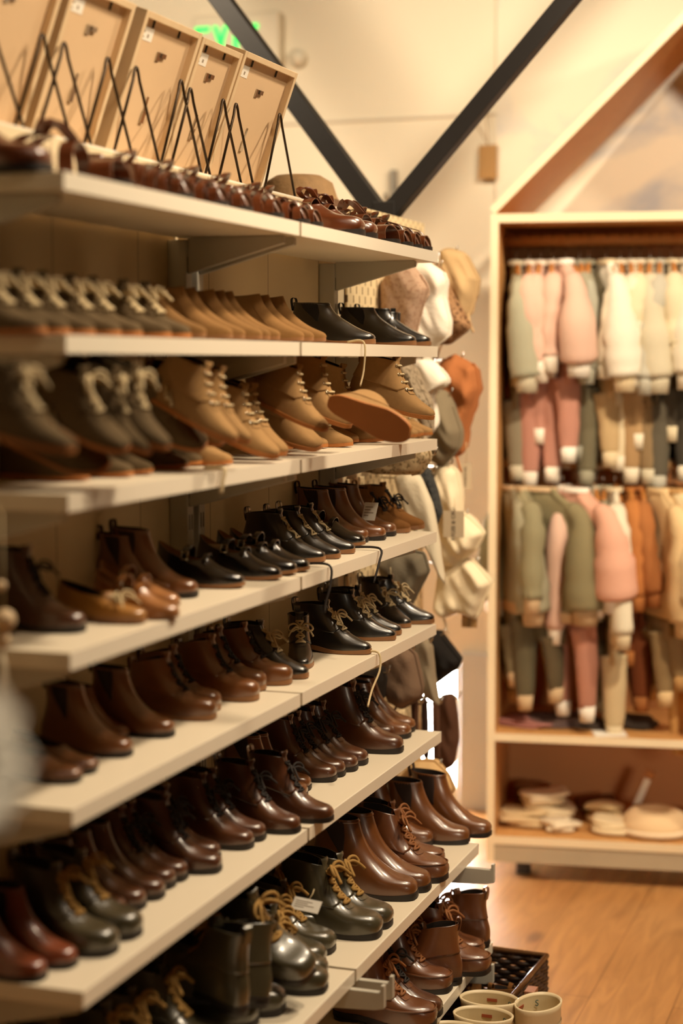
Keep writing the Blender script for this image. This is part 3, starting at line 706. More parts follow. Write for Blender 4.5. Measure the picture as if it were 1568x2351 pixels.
 (6, 'dark_chelsea', 0.164, 2.242, 0.155, 2.8, 0, 0, 0),
 (6, 'brown_lace_boot', 0.157, 2.293, 0.155, -3.9, 0, 0, 0),
 (6, 'brown_lace_boot', 0.159, 2.335, 0.155, 2.5, 0, 0, 0),
 (6, 'brown_lace_boot', 0.191, 2.389, 0.155, 3.0, 0, 0, 0),
 (6, 'brown_lace_boot', 0.165, 2.446, 0.155, 3.6, 0, 0, 0),
 (6, 'brown_lace_boot', 0.188, 2.524, 0.155, -4.6, 0, 0, 0),
 (6, 'brown_lace_boot', 0.189, 2.578, 0.155, 4.5, 0, 0, 0),
 (6, 'brown_lace_boot', 0.226, 2.636, 0.155, -4.1, 0, 0, 0),
 (6, 'brown_lace_boot', 0.255, 2.718, 0.155, -1.6, 0, 0, 0),
 (6, 'brown_chelsea', 0.16, 2.85, 0.16, 1.1, 0, 0, 0),
 (6, 'brown_chelsea', 0.145, 2.912, 0.16, 4.2, 0, 0, 0),
 (6, 'brown_lace_boot', 0.165, 2.992, 0.16, -1.6, 0, 0, 0),
 (6, 'brown_lace_boot', 0.168, 3.036, 0.16, 4.2, 0, 0, 0),
 (6, 'brown_lace_boot', 0.176, 3.083, 0.16, 0.5, 0, 0, 0),
 (6, 'brown_lace_boot', 0.178, 3.137, 0.16, -1.9, 0, 0, 0),
 (6, 'brown_lace_boot', 0.212, 3.257, 0.185, -1.8, 0, 0, 0),
 (6, 'brown_lace_boot', 0.161, 3.366, 0.185, -3.2, 0, 0, 0),
 (6, 'brown_chelsea', 0.187, 3.393, 0.16, -4.2, 0, 0, 0),
 (6, 'brown_chelsea', 0.178, 3.453, 0.16, -3.5, 0, 0, 0),
 (7, 'brown_chelsea', 0.227, 3.427, 0.185, 1.9, 0, 0, 0),
 (7, 'brown_chelsea', 0.294, 3.471, 0.185, 5.0, 0, 0, 0),
 (7, 'brown_chelsea', 0.324, 3.532, 0.185, -3.4, 0, 0, 0),
 (7, 'moc_lace_boot', 0.321, 3.197, 0.19, -4.5, 0, 0, 0),
 (7, 'moc_lace_boot', 0.295, 3.268, 0.19, 4.9, 0, 0, 0),
 (7, 'brown_chelsea', 0.308, 3.127, 0.21, 0.3, 0, 0, 0),
 (7, 'brown_chelsea', 0.299, 3.069, 0.21, -0.9, 0, 0, 0),
 (7, 'green_lace_boot', 0.303, 2.896, 0.18, -2.6, 0, 0, 0),
 (7, 'green_lace_boot', 0.302, 2.838, 0.19, 0.9, 0, 0, 0),
 (7, 'green_lace_boot', 0.197, 2.829, 0.17, 3.3, 0, 0, 0),
 (7, 'green_lace_boot', 0.252, 2.735, 0.17, -0.4, 0, 0, 0),
 (7, 'green_lace_boot', 0.26, 2.662, 0.17, -0.8, 0, 0, 0),
 (7, 'green_lace_boot', 0.284, 2.601, 0.17, -4.4, 0, 0, 0),
 (7, 'green_lace_boot', 0.302, 2.557, 0.17, 4.2, 0, 0, 0),
 (7, 'green_lace_boot', 0.308, 2.468, 0.19, -12, 0.05, 12, 22),
 (7, 'green_lace_boot', 0.27, 2.449, 0.18, 4, 0, 0, 0),
 (7, 'green_lace_boot', 0.25, 2.382, 0.18, -5, 0, 0, 0),
 (7, 'green_lace_boot', 0.25, 2.272, 0.18, 6, 0, 0, 0),
 (7, 'green_lace_boot', 0.25, 2.162, 0.18, 0, 0, 0, 0),
 (7, 'green_lace_boot', 0.24, 2.09, 0.18, -6, 0, 0, 0),
 (7, 'green_lace_boot', 0.24, 1.989, 0.18, 3, 0, 0, 0),
 (7, 'green_lace_boot', 0.23, 1.915, 0.18, 0, 0, 0, 0),
 (7, 'green_lace_boot', 0.118, 2.379, 0.18, 150, 0.075, -8, 0),
 (7, 'green_lace_boot', 0.354, 2.303, 0.18, -150, 0.06, -10, 10),
 (8, 'moc_lace_boot', 0.385, 3.287, 0.19, -4.7, 0, 0, 0),
 (8, 'moc_lace_boot', 0.352, 3.366, 0.18, -0.1, 0, 0, 0),
 (8, 'moc_lace_boot', 0.21, 3.466, 0.165, 170, 0, 0, 0),
 (8, 'moc_lace_boot', 0.328, 3.236, 0.18, 3.4, 0, 0, 0),
 (8, 'moc_lace_boot', 0.339, 3.169, 0.18, -3.7, 0, 0, 0),
 (8, 'moc_lace_boot', 0.19, 3.183, 0.17, -168, 0, 0, 0),
 (8, 'brown_lace_boot', 0.357, 3.041, 0.19, 2.3, 0, 0, 0),
 (8, 'moc_lace_boot', 0.361, 2.986, 0.19, 4.5, 0, 0, 0),
 (8, 'brown_lace_boot', 0.211, 3.38, 0.17, 1.3, 0, 0, 0),
]
HANGING = [
 ('bandana', 3.75, 0.05, 'rose', [(0.039, 1.67), (0.08, 1.674), (0.121, 1.616), (0.101, 1.549), (0.086, 1.491), (0.05, 1.486), (0.014, 1.52), (0.009, 1.627)], 'dusty rose printed cotton bandana hanging at the pegboard below the top shelf', 'bandana', 'floral'),
 ('bonnet', 3.85, 0.06, 'white', [(0.055, 1.675), (0.091, 1.679), (0.128, 1.654), (0.136, 1.639), (0.128, 1.6), (0.144, 1.541), (0.139, 1.506), (0.103, 1.482), (0.056, 1.487), (0.047, 1.522), (0.066, 1.581), (0.066, 1.631)], 'white gauzy bonnet hanging between the rose bandana and the speckled bonnet', 'bonnet', None),
 ('bonnet', 3.98, 0.06, 'speckle', [(0.048, 1.682), (0.075, 1.684), (0.102, 1.625), (0.157, 1.533), (0.15, 1.523), (0.108, 1.493), (0.076, 1.495), (0.059, 1.544), (0.059, 1.606)], 'brown speckled floral bonnet with a piped brim', 'bonnet', 'floral'),
 ('bonnet', 4.08, 0.09, 'tan', [(0.06, 1.722), (0.079, 1.725), (0.116, 1.712), (0.149, 1.649), (0.139, 1.598), (0.126, 1.556), (0.101, 1.559), (0.074, 1.588), (0.057, 1.641)], 'plain tan bonnet, topmost hanging beyond the shelf end', 'bonnet', None),
 ('bonnet', 3.85, 0.06, 'white', [(0.061, 1.462), (0.092, 1.464), (0.118, 1.442), (0.142, 1.414), (0.134, 1.397), (0.11, 1.392), (0.1, 1.352), (0.109, 1.303), (0.093, 1.277), (0.072, 1.342), (0.056, 1.412)], 'white gauze bonnet with wide brim hanging below the second shelf', 'bonnet', None),
 ('bonnet', 3.68, 0.05, 'clear', [(0.082, 1.452), (0.102, 1.446), (0.119, 1.404), (0.142, 1.366), (0.149, 1.328), (0.148, 1.29), (0.123, 1.323), (0.097, 1.385)], 'crinkled grey patterned bonnet behind the largest tan boots', 'bonnet', 'floral'),
 ('bonnet', 4.06, 0.09, 'rust', [(0.061, 1.452), (0.096, 1.471), (0.15, 1.442), (0.159, 1.39), (0.135, 1.317), (0.122, 1.275), (0.119, 1.232), (0.098, 1.222), (0.086, 1.295), (0.075, 1.379)], 'rust orange bonnet with hanging tie strings', 'bonnet', None),
 ('bonnet', 3.97, 0.08, 'olive', [(0.074, 1.38), (0.095, 1.386), (0.116, 1.355), (0.138, 1.289), (0.133, 1.247), (0.096, 1.206), (0.066, 1.22), (0.063, 1.288)], 'olive grey bonnet hanging below the white gauze one', 'bonnet', None),
 ('sun_hat', 3.55, 0.05, 'print', [(0.035, 1.232), (0.098, 1.252), (0.181, 1.268), (0.187, 1.249), (0.166, 1.217), (0.137, 1.211), (0.079, 1.211), (0.032, 1.215)], 'cream floral printed sun hat hanging under the third shelf', 'hat', 'floral'),
 ('bonnet', 4.0, 0.07, 'cream', [(0.061, 1.203), (0.087, 1.219), (0.12, 1.194), (0.131, 1.142), (0.133, 1.09), (0.121, 1.064), (0.083, 1.089), (0.068, 1.151)], 'cream cotton bonnet hanging under the olive grey bonnet', 'bonnet', None),
 ('baby_dress', 3.75, 0.03, 'ivory', [(0.041, 1.192), (0.077, 1.203), (0.102, 1.198), (0.128, 1.14), (0.141, 1.082), (0.161, 0.95), (0.147, 0.974), (0.123, 1.03), (0.093, 1.065), (0.062, 1.124)], 'ivory cotton dress hanging by the far end of the fourth shelf', 'dress', None),
 ('scarf', 3.82, 0.03, 'navy', [(0.081, 1.204), (0.102, 1.212), (0.118, 1.165), (0.133, 1.105), (0.123, 1.08), (0.103, 1.134)], 'dark navy checked scarf hanging beside the ivory dress', 'scarf', 'floral'),
 ('bonnet', 4.05, 0.08, 'cream', [(0.065, 1.079), (0.112, 1.094), (0.142, 1.076), (0.177, 1.043), (0.156, 1.003), (0.102, 0.955), (0.077, 0.957), (0.066, 1.015)], 'cream bonnet with a pointed brim and grey card tag', 'bonnet', None),
 ('bonnet', 4.07, 0.08, 'cream', [(0.056, 0.949), (0.113, 0.972), (0.14, 0.977), (0.189, 0.922), (0.17, 0.874), (0.152, 0.83), (0.114, 0.844), (0.07, 0.828), (0.048, 0.847)], 'lowest cream bonnet with two pointed corners', 'bonnet', None),
 ('bonnet', 3.68, 0.06, 'felt', [(0.028, 1.006), (0.088, 1.036), (0.134, 1.03), (0.146, 0.991), (0.124, 0.952), (0.099, 0.902), (0.089, 0.862), (0.063, 0.92)], 'grey green felt bonnet behind the black pointed boots', 'bonnet', None),
 ('bonnet', 4.0, 0.07, 'black', [(0.052, 0.787), (0.071, 0.809), (0.101, 0.774), (0.131, 0.739), (0.128, 0.723), (0.068, 0.677), (0.052, 0.718)], 'black felt bonnet hanging below the cream bonnets', 'bonnet', None),
 ('bonnet', 3.62, 0.06, 'taupe', [(0.062, 0.811), (0.108, 0.833), (0.132, 0.815), (0.15, 0.739), (0.146, 0.719), (0.103, 0.692), (0.075, 0.703), (0.056, 0.753)], 'taupe woollen bonnet hanging under the far end of the fifth shelf', 'bonnet', None),
 ('baby_trousers', 3.78, 0.03, 'greige', [(0.069, 0.811), (0.105, 0.828), (0.121, 0.809), (0.129, 0.729), (0.142, 0.668), (0.109, 0.686), (0.085, 0.747)], 'grey beige linen trousers hanging next to the taupe bonnet', 'trousers', None),
 ('knit_cap', 3.55, 0.05, 'charcoal', [(0.035, 0.778), (0.075, 0.795), (0.085, 0.767), (0.08, 0.723), (0.055, 0.707), (0.036, 0.725)], 'charcoal knit cap hanging behind the brown ankle boots', 'cap', None),
 ('suede_vest', 4.08, 0.05, 'umber', [(0.059, 0.635), (0.09, 0.642), (0.101, 0.589), (0.104, 0.524), (0.091, 0.458), (0.067, 0.445), (0.057, 0.532)], 'dark brown vest hanging beside the bright low window', 'vest', None),
 ('frilled_bib', 3.7, 0.06, 'cream2', [(0.058, 0.5), (0.104, 0.558), (0.155, 0.562), (0.191, 0.53), (0.201, 0.501), (0.176, 0.469), (0.141, 0.456), (0.084, 0.452)], 'cream frilled bib hanging behind the far brown chelsea boots', 'bib', None),
 ('leather_belt', 3.66, 0.015, 'umber', [(0.111, 0.705), (0.124, 0.706), (0.126, 0.593), (0.114, 0.592)], 'tan brown leather belt strap, one nearest the taupe bonnet', 'belt', None),
 ('leather_belt', 3.86, 0.015, 'umber2', [(0.075, 0.671), (0.088, 0.67), (0.094, 0.528), (0.08, 0.527)], 'dark brown leather belt strap in the middle of three', 'belt', None),
 ('leather_belt', 3.95, 0.015, 'umber', [(0.075, 0.649), (0.089, 0.65), (0.095, 0.503), (0.079, 0.502)], 'brown leather belt strap beside the dark brown vest', 'belt', None),
]
HOOPS = [(2.15, 1.91), (2.291, 1.924), (2.357, 1.923), (2.5, 1.924), (2.601, 1.926), (2.776, 1.931), (2.815, 1.923), (2.96, 1.924), (3.021, 1.925), (3.244, 1.936)]
def copy_tree(o, parent=None):
    c = o.copy(); COL.objects.link(c)
    if parent: c.parent = parent
    for ch in o.children: copy_tree(ch, c)
    return c
built = {}
from collections import Counter
tot = Counter((s[0], s[1]) for s in SHOES); seen = Counter()
for row, kind, X, Y, L, yaw, lift, pitch, roll in sorted(SHOES, key=lambda s: (s[0], s[3])):
    maker, desc, cat, _ = PROTO[kind]
    if kind not in built:
        o = maker(); built[kind] = o
    else: o = copy_tree(built[kind])
    a = R(yaw)
    if abs(yaw) < 40: L = min(L, X+.002)
    z = ZS[row]+.0008+lift
    Mr = Matrix.Rotation(a, 4, 'Z') @ Matrix.Rotation(R(pitch), 4, 'Y') @ Matrix.Rotation(R(roll), 4, 'X')
    tip = Mr @ Vector((L, 0, .03*L))
    loc = Vector((X, Y, z+.03*L))-tip
    if lift == 0 and not pitch and not roll: loc.z = z
    if abs(yaw) > 40:
        c = Mr @ Vector((L*.5, 0, 0)); loc.x = {7: .19, 8: .265}.get(row, .115)-c.x
    o.matrix_world = Matrix.Translation(loc) @ Mr @ Matrix.Scale(L, 4)
    seen[(row, kind)] += 1; i = seen[(row, kind)]; n = tot[(row, kind)]
    where = f'{LEVEL[row]} shelf'
    if n == 1: lab = f'{desc}, {where}, the only one there'
    elif i == n: lab = f'{desc}, {where}, rightmost of {n}'
    elif i == 1: lab = f'{desc}, {where}, leftmost of {n}'
    else: lab = f'{desc}, {where}, {ORD[i]} of {n} from left'
    tag(o, lab, cat, f'{PROTO[kind][2]}s on the {where}')
# ------------------------------------------------------------------ picture frames and wire rack on the partition top
def frame(y0, y1, h, x0, lab, thick=.042):
    r = empty('picture_frame', (x0, y0, 1.7765)); a = R(20)
    w = y1-y0; e = .011; B = MB()
    # local: y along the wall, z up the frame, x towards the room; back of frame faces +x
    for lo, hi in (((-thick, 0, 0), (0, e, h)), ((-thick, w-e, 0), (0, w, h)), ((-thick, e, 0), (0, w-e, e)), ((-thick, e, h-e), (0, w-e, h))): B.box(lo, hi)
    fr = B.build('frame_border', birch, r, smooth=False, bevel=.001)
    box_obj('back_panel', (-.016, e, e), (-.012, w-e, h-e), birch_ply, r)
    box_obj('glazing', (-thick+.002, e, e), (-thick+.004, w-e, h-e), paper, r)
    hz = h*.72; yc = w*.52
    hb = MB().box((-.0118, yc-.016, hz), (-.010, yc-.004, hz+.015)).box((-.0118, yc-.002, hz+.007), (-.008, yc+.014, hz+.015)).build('hanger_plate', chrome, r, smooth=False)
    hb2 = MB().box((-.0118, yc-.006, hz-.105), (-.009, yc+.006, hz-.085)).box((-.0118, yc-.003, hz-.085), (-.0105, yc+.003, hz-.06)).build('hanger_clip', chrome, r, smooth=False)
    st = box_obj('paper_sticker', (-.0118, .016, h-.046), (-.0115, .066, h-.024), paper, r)
    MB().box((-.0114, .024, h-.034), (-.0113, .036, h-.030)).box((-.0114, .046, h-.041), (-.0113, .052, h-.035)).box((-.0114, .024, h-.042), (-.0113, .036, h-.040)).build('print', mat('faded_print', '#a2907a', .8), st, smooth=False)
    P = MB()
    for q in (.25, .7): P.box((-.0118, w*q-.0015, h-e-.012), (-.009, w*q+.0015, h-e))
    P.build('retaining_pin', dark_ink, r, smooth=False)
    r.rotation_euler = (0, a, 0)
    tag(r, lab, 'picture frame', 'picture frames on the partition')
FR = [(2.085, 2.325, 'birch picture frame seen from behind, nearest and cut by the image edge'), (2.348, 2.552, 'birch picture frame seen from behind, second in the row'), (2.592, 2.812, 'birch picture frame seen from behind, middle one of the row'), (2.818, 2.998, 'birch picture frame seen from behind, fourth in the row'), (3.004, 3.275, 'birch picture frame seen from behind, last before the black brace')]
for i, (a, b, l) in enumerate(FR): frame(a, b, (.255, .252, .252, .248, .256)[i], -.098, l)
rk = empty('wire_display_rack', (0, 0, 0))
for y, z in HOOPS:
    pts = [(-.038, y-.088, 1.774), (-.038, y-.012, z-.022), (-.038, y-.006, z-.006), (-.038, y, z), (-.038, y+.006, z-.006), (-.038, y+.012, z-.022), (-.038, y+.088, 1.774)]
    MB().tube(smooth3(pts[:2], 2)[:1]+smooth3(pts[1:6], 14)+[pts[6]], .0026, 8).build('hoop', wire, rk)
MB().tube([(-.038, 2.05, 1.774), (-.038, 3.35, 1.774)], .0028, 8).build('base_wire', wire, rk)
tag(rk, 'bronze wire rack of pointed hoops holding the row of picture frames', 'wire rack')
# low white upstand at the partition's front edge
structure(box_obj('trim_3', (-.03, -1.2, 1.77), (0, 4.1, 1.7735), lip_mat))
# straw hat behind the sandals
def lathe(prof, n=40, wob=0.0):
    return [[((r_*(1+wob*math.sin(5*a+z*40)))*math.cos(a), r_*math.sin(a), z) for a in [2*PI*j/n for j in range(n)]] for r_, z in prof]
straw = mat('woven_straw', '#b08a5c', .8, vary=.2, nscale=60, bump=.6, bscale=160)
h_ = empty('straw_hat', (-.14, 3.62, 1.7712))
MB().grid(lathe([(.16, .0), (.165, .004), (.10, .012), (.085, .04), (.075, .07), (.05, .085), (.0, .09)]), True).build('crown', straw, h_)
MB().grid(lathe([(.101, .013), (.099, .013), (.0895, .032), (.0915, .032), (.101, .013)]), True).build('hat_band', mat('brown_ribbon', '#6d4a2d', .7), h_)
tag(h_, 'round straw hat lying on the partition behind the sandals', 'hat')

# ------------------------------------------------------------------ black V brace
br = empty('steel_brace', (0, 0, 0))
def arm(a, b, w=.062, d=.05):
    a = Vector(a); b = Vector(b); t = (b-a).normalized(); n = Vector((0, 1, 0)); s_ = t.cross(n).normalized()
    M = MB(); rows = []
    for p in (a, b): rows.append([tuple(p+s_*w/2*i+n*d/2*j) for i, j in ((1, 1), (1, -1), (-1, -1), (-1, 1))])
    M.grid(rows, True, True, True); return M.build('arm', black_steel, br, smooth=False, bevel=.002)
arm((-.075, 4.0, 1.80), (-1.036, 4.0, 3.05), .046, .045); arm((-.052, 4.0, 1.80), (1.077, 4.0, 3.05), .04, .045)
MB().box((-.15, 3.93, 1.7737), (.0, 4.07, 1.782)).box((-.085, 3.975, 1.782), (-.03, 4.025, 1.83)).build('foot_plate', black_steel, br, smooth=False, bevel=.002)
tag(br, 'black steel V brace rising from the end of the partition', 'steel brace')
# metal hook bracket beside the brace, hanging kraft tag
hk = MB().box((-.492, 5.40, 1.945), (-.474, 5.42, 2.065)).tube([(-.483, 5.40, 1.955), (-.483, 5.34, 1.955), (-.483, 5.32, 1.98)], .007, 8)
tag(hk.build('wall_bracket', mat('grey_steel', '#8d877c', .4, metal=.5), smooth=False), 'grey metal bracket on the back wall above the brace foot', 'bracket')
kt = empty('hanging_tag', (-.168, 5.395, 2.13))
box_obj('card', (-.03, -.004, -.105), (.028, .002, .0), kraft, kt); MB().tube([(0, 0, 0), (-.004, 0, .06), (-.012, .004, .12)], .0015, 5).tube([(0, 0, 0), (-.03, 0, .05), (-.05, .004, .075)], .0012, 5).build('string', lace_tan, kt)
tag(kt, 'kraft paper tag hanging by string on the back wall', 'tag')

# ------------------------------------------------------------------ EXIT sign
ex = empty('exit_sign', (-1.0, 5.42, 2.487))
sb = MB().box((-.17, -.055, -.09), (.14, -.002, .1)).build('housing', mat('sign_white', '#dcd3bd', .5, vary=.02), ex, smooth=False, bevel=.012)
def text(name, s, size, mtl, parent, loc, rot, ext=.002, align='CENTER', off=0.0, space=1.0):
    cu = bpy.data.curves.new(name, 'FONT'); cu.body = s; cu.size = size; cu.extrude = ext; cu.align_x = align; cu.align_y = 'CENTER'
    cu.materials.append(mtl); cu.offset = off; cu.space_character = space
    t_ = bpy.data.objects.new('tmp', cu); COL.objects.link(t_); dg = bpy.context.evaluated_depsgraph_get()
    me = bpy.data.meshes.new_from_object(t_.evaluated_get(dg)); bpy.data.objects.remove(t_)
    o = bpy.data.objects.new(name, me); COL.objects.link(o); o.parent = parent; o.location = loc; o.rotation_euler = rot; return o
lt = emit('exit_green', '#1fe05a', 1.15); yb, yf, hh, st_ = -.058, -.0552, .118, .017
LX = -.027
def bar(B, x0, z0, x1, z1): B.box((x0+LX, yb, z0), (x1+LX, yf, z1))
def slant(B, xa, za, xb, zb, w=.017):
    xa += LX; xb += LX; B.add([(xa, yb, za), (xa+w, yb, za), (xb+w, yb, zb), (xb, yb, zb), (xa, yf, za), (xa+w, yf, za), (xb+w, yf, zb), (xb, yf, zb)], [(0, 3, 2, 1), (4, 5, 6, 7), (0, 1, 5, 4), (1, 2, 6, 5), (2, 3, 7, 6), (3, 0, 4, 7)])
zb0 = -.058; L_E = MB(); bar(L_E, -.128, zb0, -.111, zb0+hh)
for q in (0, (hh-st_)/2, hh-st_): bar(L_E, -.111, zb0+q, -.076, zb0+q+st_)
L_X = MB(); slant(L_X, -.065, zb0, -.025, zb0+hh); slant(L_X, -.025, zb0, -.065, zb0+hh)
L_I = MB(); bar(L_I, .008, zb0, .026, zb0+hh)
L_T = MB(); bar(L_T, .038, zb0+hh-st_, .096, zb0+hh); bar(L_T, .059, zb0, .076, zb0+hh-st_)
for nm_, q in (('letter_e', L_E), ('letter_x', L_X), ('letter_i', L_I), ('letter_t', L_T)): q.build(nm_, lt, ex, smooth=False)
MB().tube([(.19, -.002, -.05), (.19, -.03, -.05)], .028, 16).build('test_lamp', mat('sign_white', '#dcd3bd'), ex)
tag(ex, 'white exit sign with green EXIT letters high on the back wall', 'exit sign')

# ------------------------------------------------------------------ pegboard
def peg_mat():
    M = mat('pegboard', '#e3cda2', .6, vary=.03); nt = M.node_tree; N = nt.nodes; L = nt.links; b = N['Principled BSDF']
    tc = N.new('ShaderNodeTexCoord'); sp = N.new('ShaderNodeSeparateXYZ'); L.new(tc.outputs['Object'], sp.inputs[0])
    def mth(op, a, v=None):
        n = N.new('ShaderNodeMath'); n.operation = op
        if isinstance(a, (int, float)): n.inputs[0].default_value = a
        else: L.new(a, n.inputs[0])
        if v is not None:
            if isinstance(v, (int, float)): n.inputs[1].default_value = v
            else: L.new(v, n.inputs[1])
        return n.outputs[0]
    y = mth('MULTIPLY', sp.outputs['Y'], 1/.04); z = mth('MULTIPLY', sp.outputs['Z'], 1/.04)
    def slot(oy, oz):
        fy = mth('ABSOLUTE', mth('SUBTRACT', mth('FRACT', mth('ADD', y, oy)), .5)); fz = mth('ABSOLUTE', mth('SUBTRACT', mth('FRACT', mth('ADD', z, oz)), .5))
        return mth('MULTIPLY', mth('LESS_THAN', fy, .07), mth('LESS_THAN', fz, .2))
    k = mth('MAXIMUM', slot(0, 0), slot(.5, .5))
    src = b.inputs['Base Color'].links[0].from_socket
    mx = N.new('ShaderNodeMix'); mx.data_type = 'RGBA'; mx.inputs[7].default_value = (*lin('#5e472b'), 1)
    L.new(k, mx.inputs[0]); L.new(src, mx.inputs[6]); L.new(mx.outputs[2], b.inputs['Base Color']); return M
pg = peg_mat()
for i, (z0, z1, l) in enumerate(((1.225, 1.785, 'slotted pegboard panel, upper one, fixed beyond the shelf end'), (.64, 1.2, 'slotted pegboard panel, middle one, behind the hanging bonnets'), (.06, .62, 'slotted pegboard panel, lowest one, behind the bottom shelves'))):
    o = empty('pegboard', (.002, 3.52, z0)); 
    box_obj('panel', (0, 0, 0), (.006, .575, z1-z0), pg, o, bevel=.002)
    tag(o, l, 'pegboard', 'pegboards')

# ------------------------------------------------------------------ hanging bonnets and cloth
def cloth_mat(key, c, floral=None):
    M = mat('cloth_'+key, c, .9, vary=.05, nscale=14, bump=.4, bscale=160, sheen=.3, spec=.2)
    if floral and 'fl' not in M:
        M['fl'] = 1; nt = M.node_tree; N = nt.nodes; L = nt.links; b = N['Principled BSDF']; src = b.inputs['Base Color'].links[0].from_socket
        tc = N.new('ShaderNodeTexCoord'); vo = N.new('ShaderNodeTexNoise'); vo.inputs['Scale'].default_value = 130; vo.inputs['Detail'].default_value = 3; L.new(tc.outputs['Object'], vo.inputs['Vector'])
        cr = N.new('ShaderNodeMapRange'); cr.inputs[1].default_value = .54; cr.inputs[2].default_value = .6; L.new(vo.outputs['Fac'], cr.inputs[0])
        mx = N.new('ShaderNodeMix'); mx.data_type = 'RGBA'; mx.inputs[7].default_value = (*lin(floral), 1); L.new(cr.outputs[0], mx.inputs[0]); L.new(src, mx.inputs[6]); L.new(mx.outputs[2], b.inputs['Base Color'])
    return M
CLO = {'rose': ('#ae9078', '#9a7a64'), 'white': ('#e6dccb', None), 'speckle': ('#94704f', '#4d3320'), 'tan': ('#b89a70', None), 'clear': ('#9d8c74', '#675844'), 'rust': ('#9f6238', None), 'olive': ('#776a54', None), 'print': ('#cdb48c', '#8f7a58'), 'cream': ('#dccbab', None), 'cream2': ('#d2ac78', None), 'ivory': ('#d8cbb0', None), 'navy': ('#3a3a38', '#1d1f22'), 'felt': ('#746a58', None), 'black': ('#15110e', None), 'taupe': ('#7d6450', None), 'greige': ('#8c7d66', None), 'charcoal': ('#2a221b', None), 'umber': ('#4c3020', None), 'umber2': ('#2e1d14', None)}
def resample_poly(P, n):
    P = [Vector((p[0], p[1])) for p in P]; k = len(P); out = []
    # Catmull-Rom loop then even resampling
    dense = []
    for i in range(k):
        p0, p1, p2, p3 = P[i-1], P[i], P[(i+1) % k], P[(i+2) % k]
        for s in range(8):
            u = s/8; dense.append(.5*((2*p1)+(p2-p0)*u*.75+((2*p0-5*p1+4*p2-p3)*.75+(p1*0))*0+Vector((0, 0))) if False else p1.lerp(p2, u)*.85+.15*(.5*((2*p1)+(p2-p0)*u+(2*p0-5*p1+4*p2-p3)*u*u+(3*p1-p0-3*p2+p3)*u**3)))
    d = [0]
    for i in range(len(dense)): d.append(d[-1]+(dense[(i+1) % len(dense)]-dense[i]).length)
    for j in range(n):
        q = d[-1]*j/n
        i = max(a for a in range(len(dense)) if d[a] <= q); f = (q-d[i])/max(1e-9, d[i+1]-d[i]); out.append(dense[i].lerp(dense[(i+1) % len(dense)], f))
    return out
def puff(B, outline, T, seed, wr=.4, depth_tilt=0.0, rings=10):
    """a soft two-sided body inside a closed outline given in x,z; depth along y"""
    n = len(outline); c = Vector((sum(p.x for p in outline)/n, sum(p.y for p in outline)/n))
    def layer(sg):
        rows = []
        for i in range(rings+1):
            r = 1-i/rings
            row = []
            for p in outline:
                q = c.lerp(p, r); hgt = (1-r**4)**.6*(1-.25*(1-r)) if r < 1 else 0
                nv = noise.noise(Vector((q.x*20+q.y*9+seed, q.y*8, sg*2.3)))*.6+noise.noise(Vector((q.x*48+q.y*22+seed, q.y*14, sg)))*.45
                y = sg*T*(.12*(1 if i else 0)+.5*hgt*(1+wr*nv)) + T*.22*nv*(1-r*r)
                row.append((q.x, y+depth_tilt*(q.y-c.y), q.y))
            rows.append(row)
        return rows
    f_ = layer(-1); b_ = layer(1)[1:]
    B.grid(f_, True); B.grid([f_[0]]+b_, True)
    return c
peg_i = 0
rim_mat = {}
for name, Y, Tk, colk, poly, lab, cat, pat in HANGING:
    c_hex, fl = CLO[colk]; M = cloth_mat(colk, c_hex, fl if fl else None)
    ol = resample_poly(poly, 56); zt = max(p.y for p in ol); top = max(ol, key=lambda p: p.y)
    o = empty(name, (top.x, Y, zt)); lo = [Vector((p.x-top.x, p.y-zt)) for p in ol]
    B = MB(); cc = puff(B, lo, Tk*1.5, Y*7+len(lab), .95)
    B.build({'bonnet': 'bonnet_crown', 'leather_belt': 'strap', 'bandana': 'cloth', 'sun_hat': 'hat_body', 'knit_cap': 'cap_body'}.get(name, 'garment_body'), M, o)
    if name in ('bonnet', 'bandana', 'sun_hat', 'frilled_bib'):
        pts = [(p.x*.99, -Tk*.12, p.y*.99) for p in lo]; k0 = len(pts)//6
        MB().tube(smooth3(pts[k0:k0+len(pts)//2], 40), .0035, 6).build('brim_piping', M, o)
    if name == 'bonnet':
        b0 = min(lo, key=lambda p: p.y); sgn = 1 if Y > 4 else -1
        tie = smooth3([(b0.x, -.01, b0.y+.02), (b0.x+.012*sgn, -.03, b0.y-.01), (b0.x+.02*sgn, -.028, b0.y-.035)], 10)
        MB().tube(tie, .0035, 5, flat=.4).build('tie_string', M, o)
    # metal peg that carries it
    zz = zt-.012
    if Y < 4.1 and zz < 1.78:
        x1 = max(top.x+.012, .03)
        pk = MB().tube(smooth3([(.0085, Y, zz), (x1-.02 if x1 > .05 else .02, Y, zz-.001), (x1+.002, Y, zz), (x1+.008, Y, zz+.016)], 14), .0022, 6).build('peg_hook', chrome)
        peg_i += 1
        pk['label'] = 'thin metal peg hook that carries the ' + ' '.join(lab.split()[:9]); pk['category'] = 'hook'; pk['group'] = 'pegboard hooks'
    tag(o, lab, cat, 'things hanging at the pegboard')
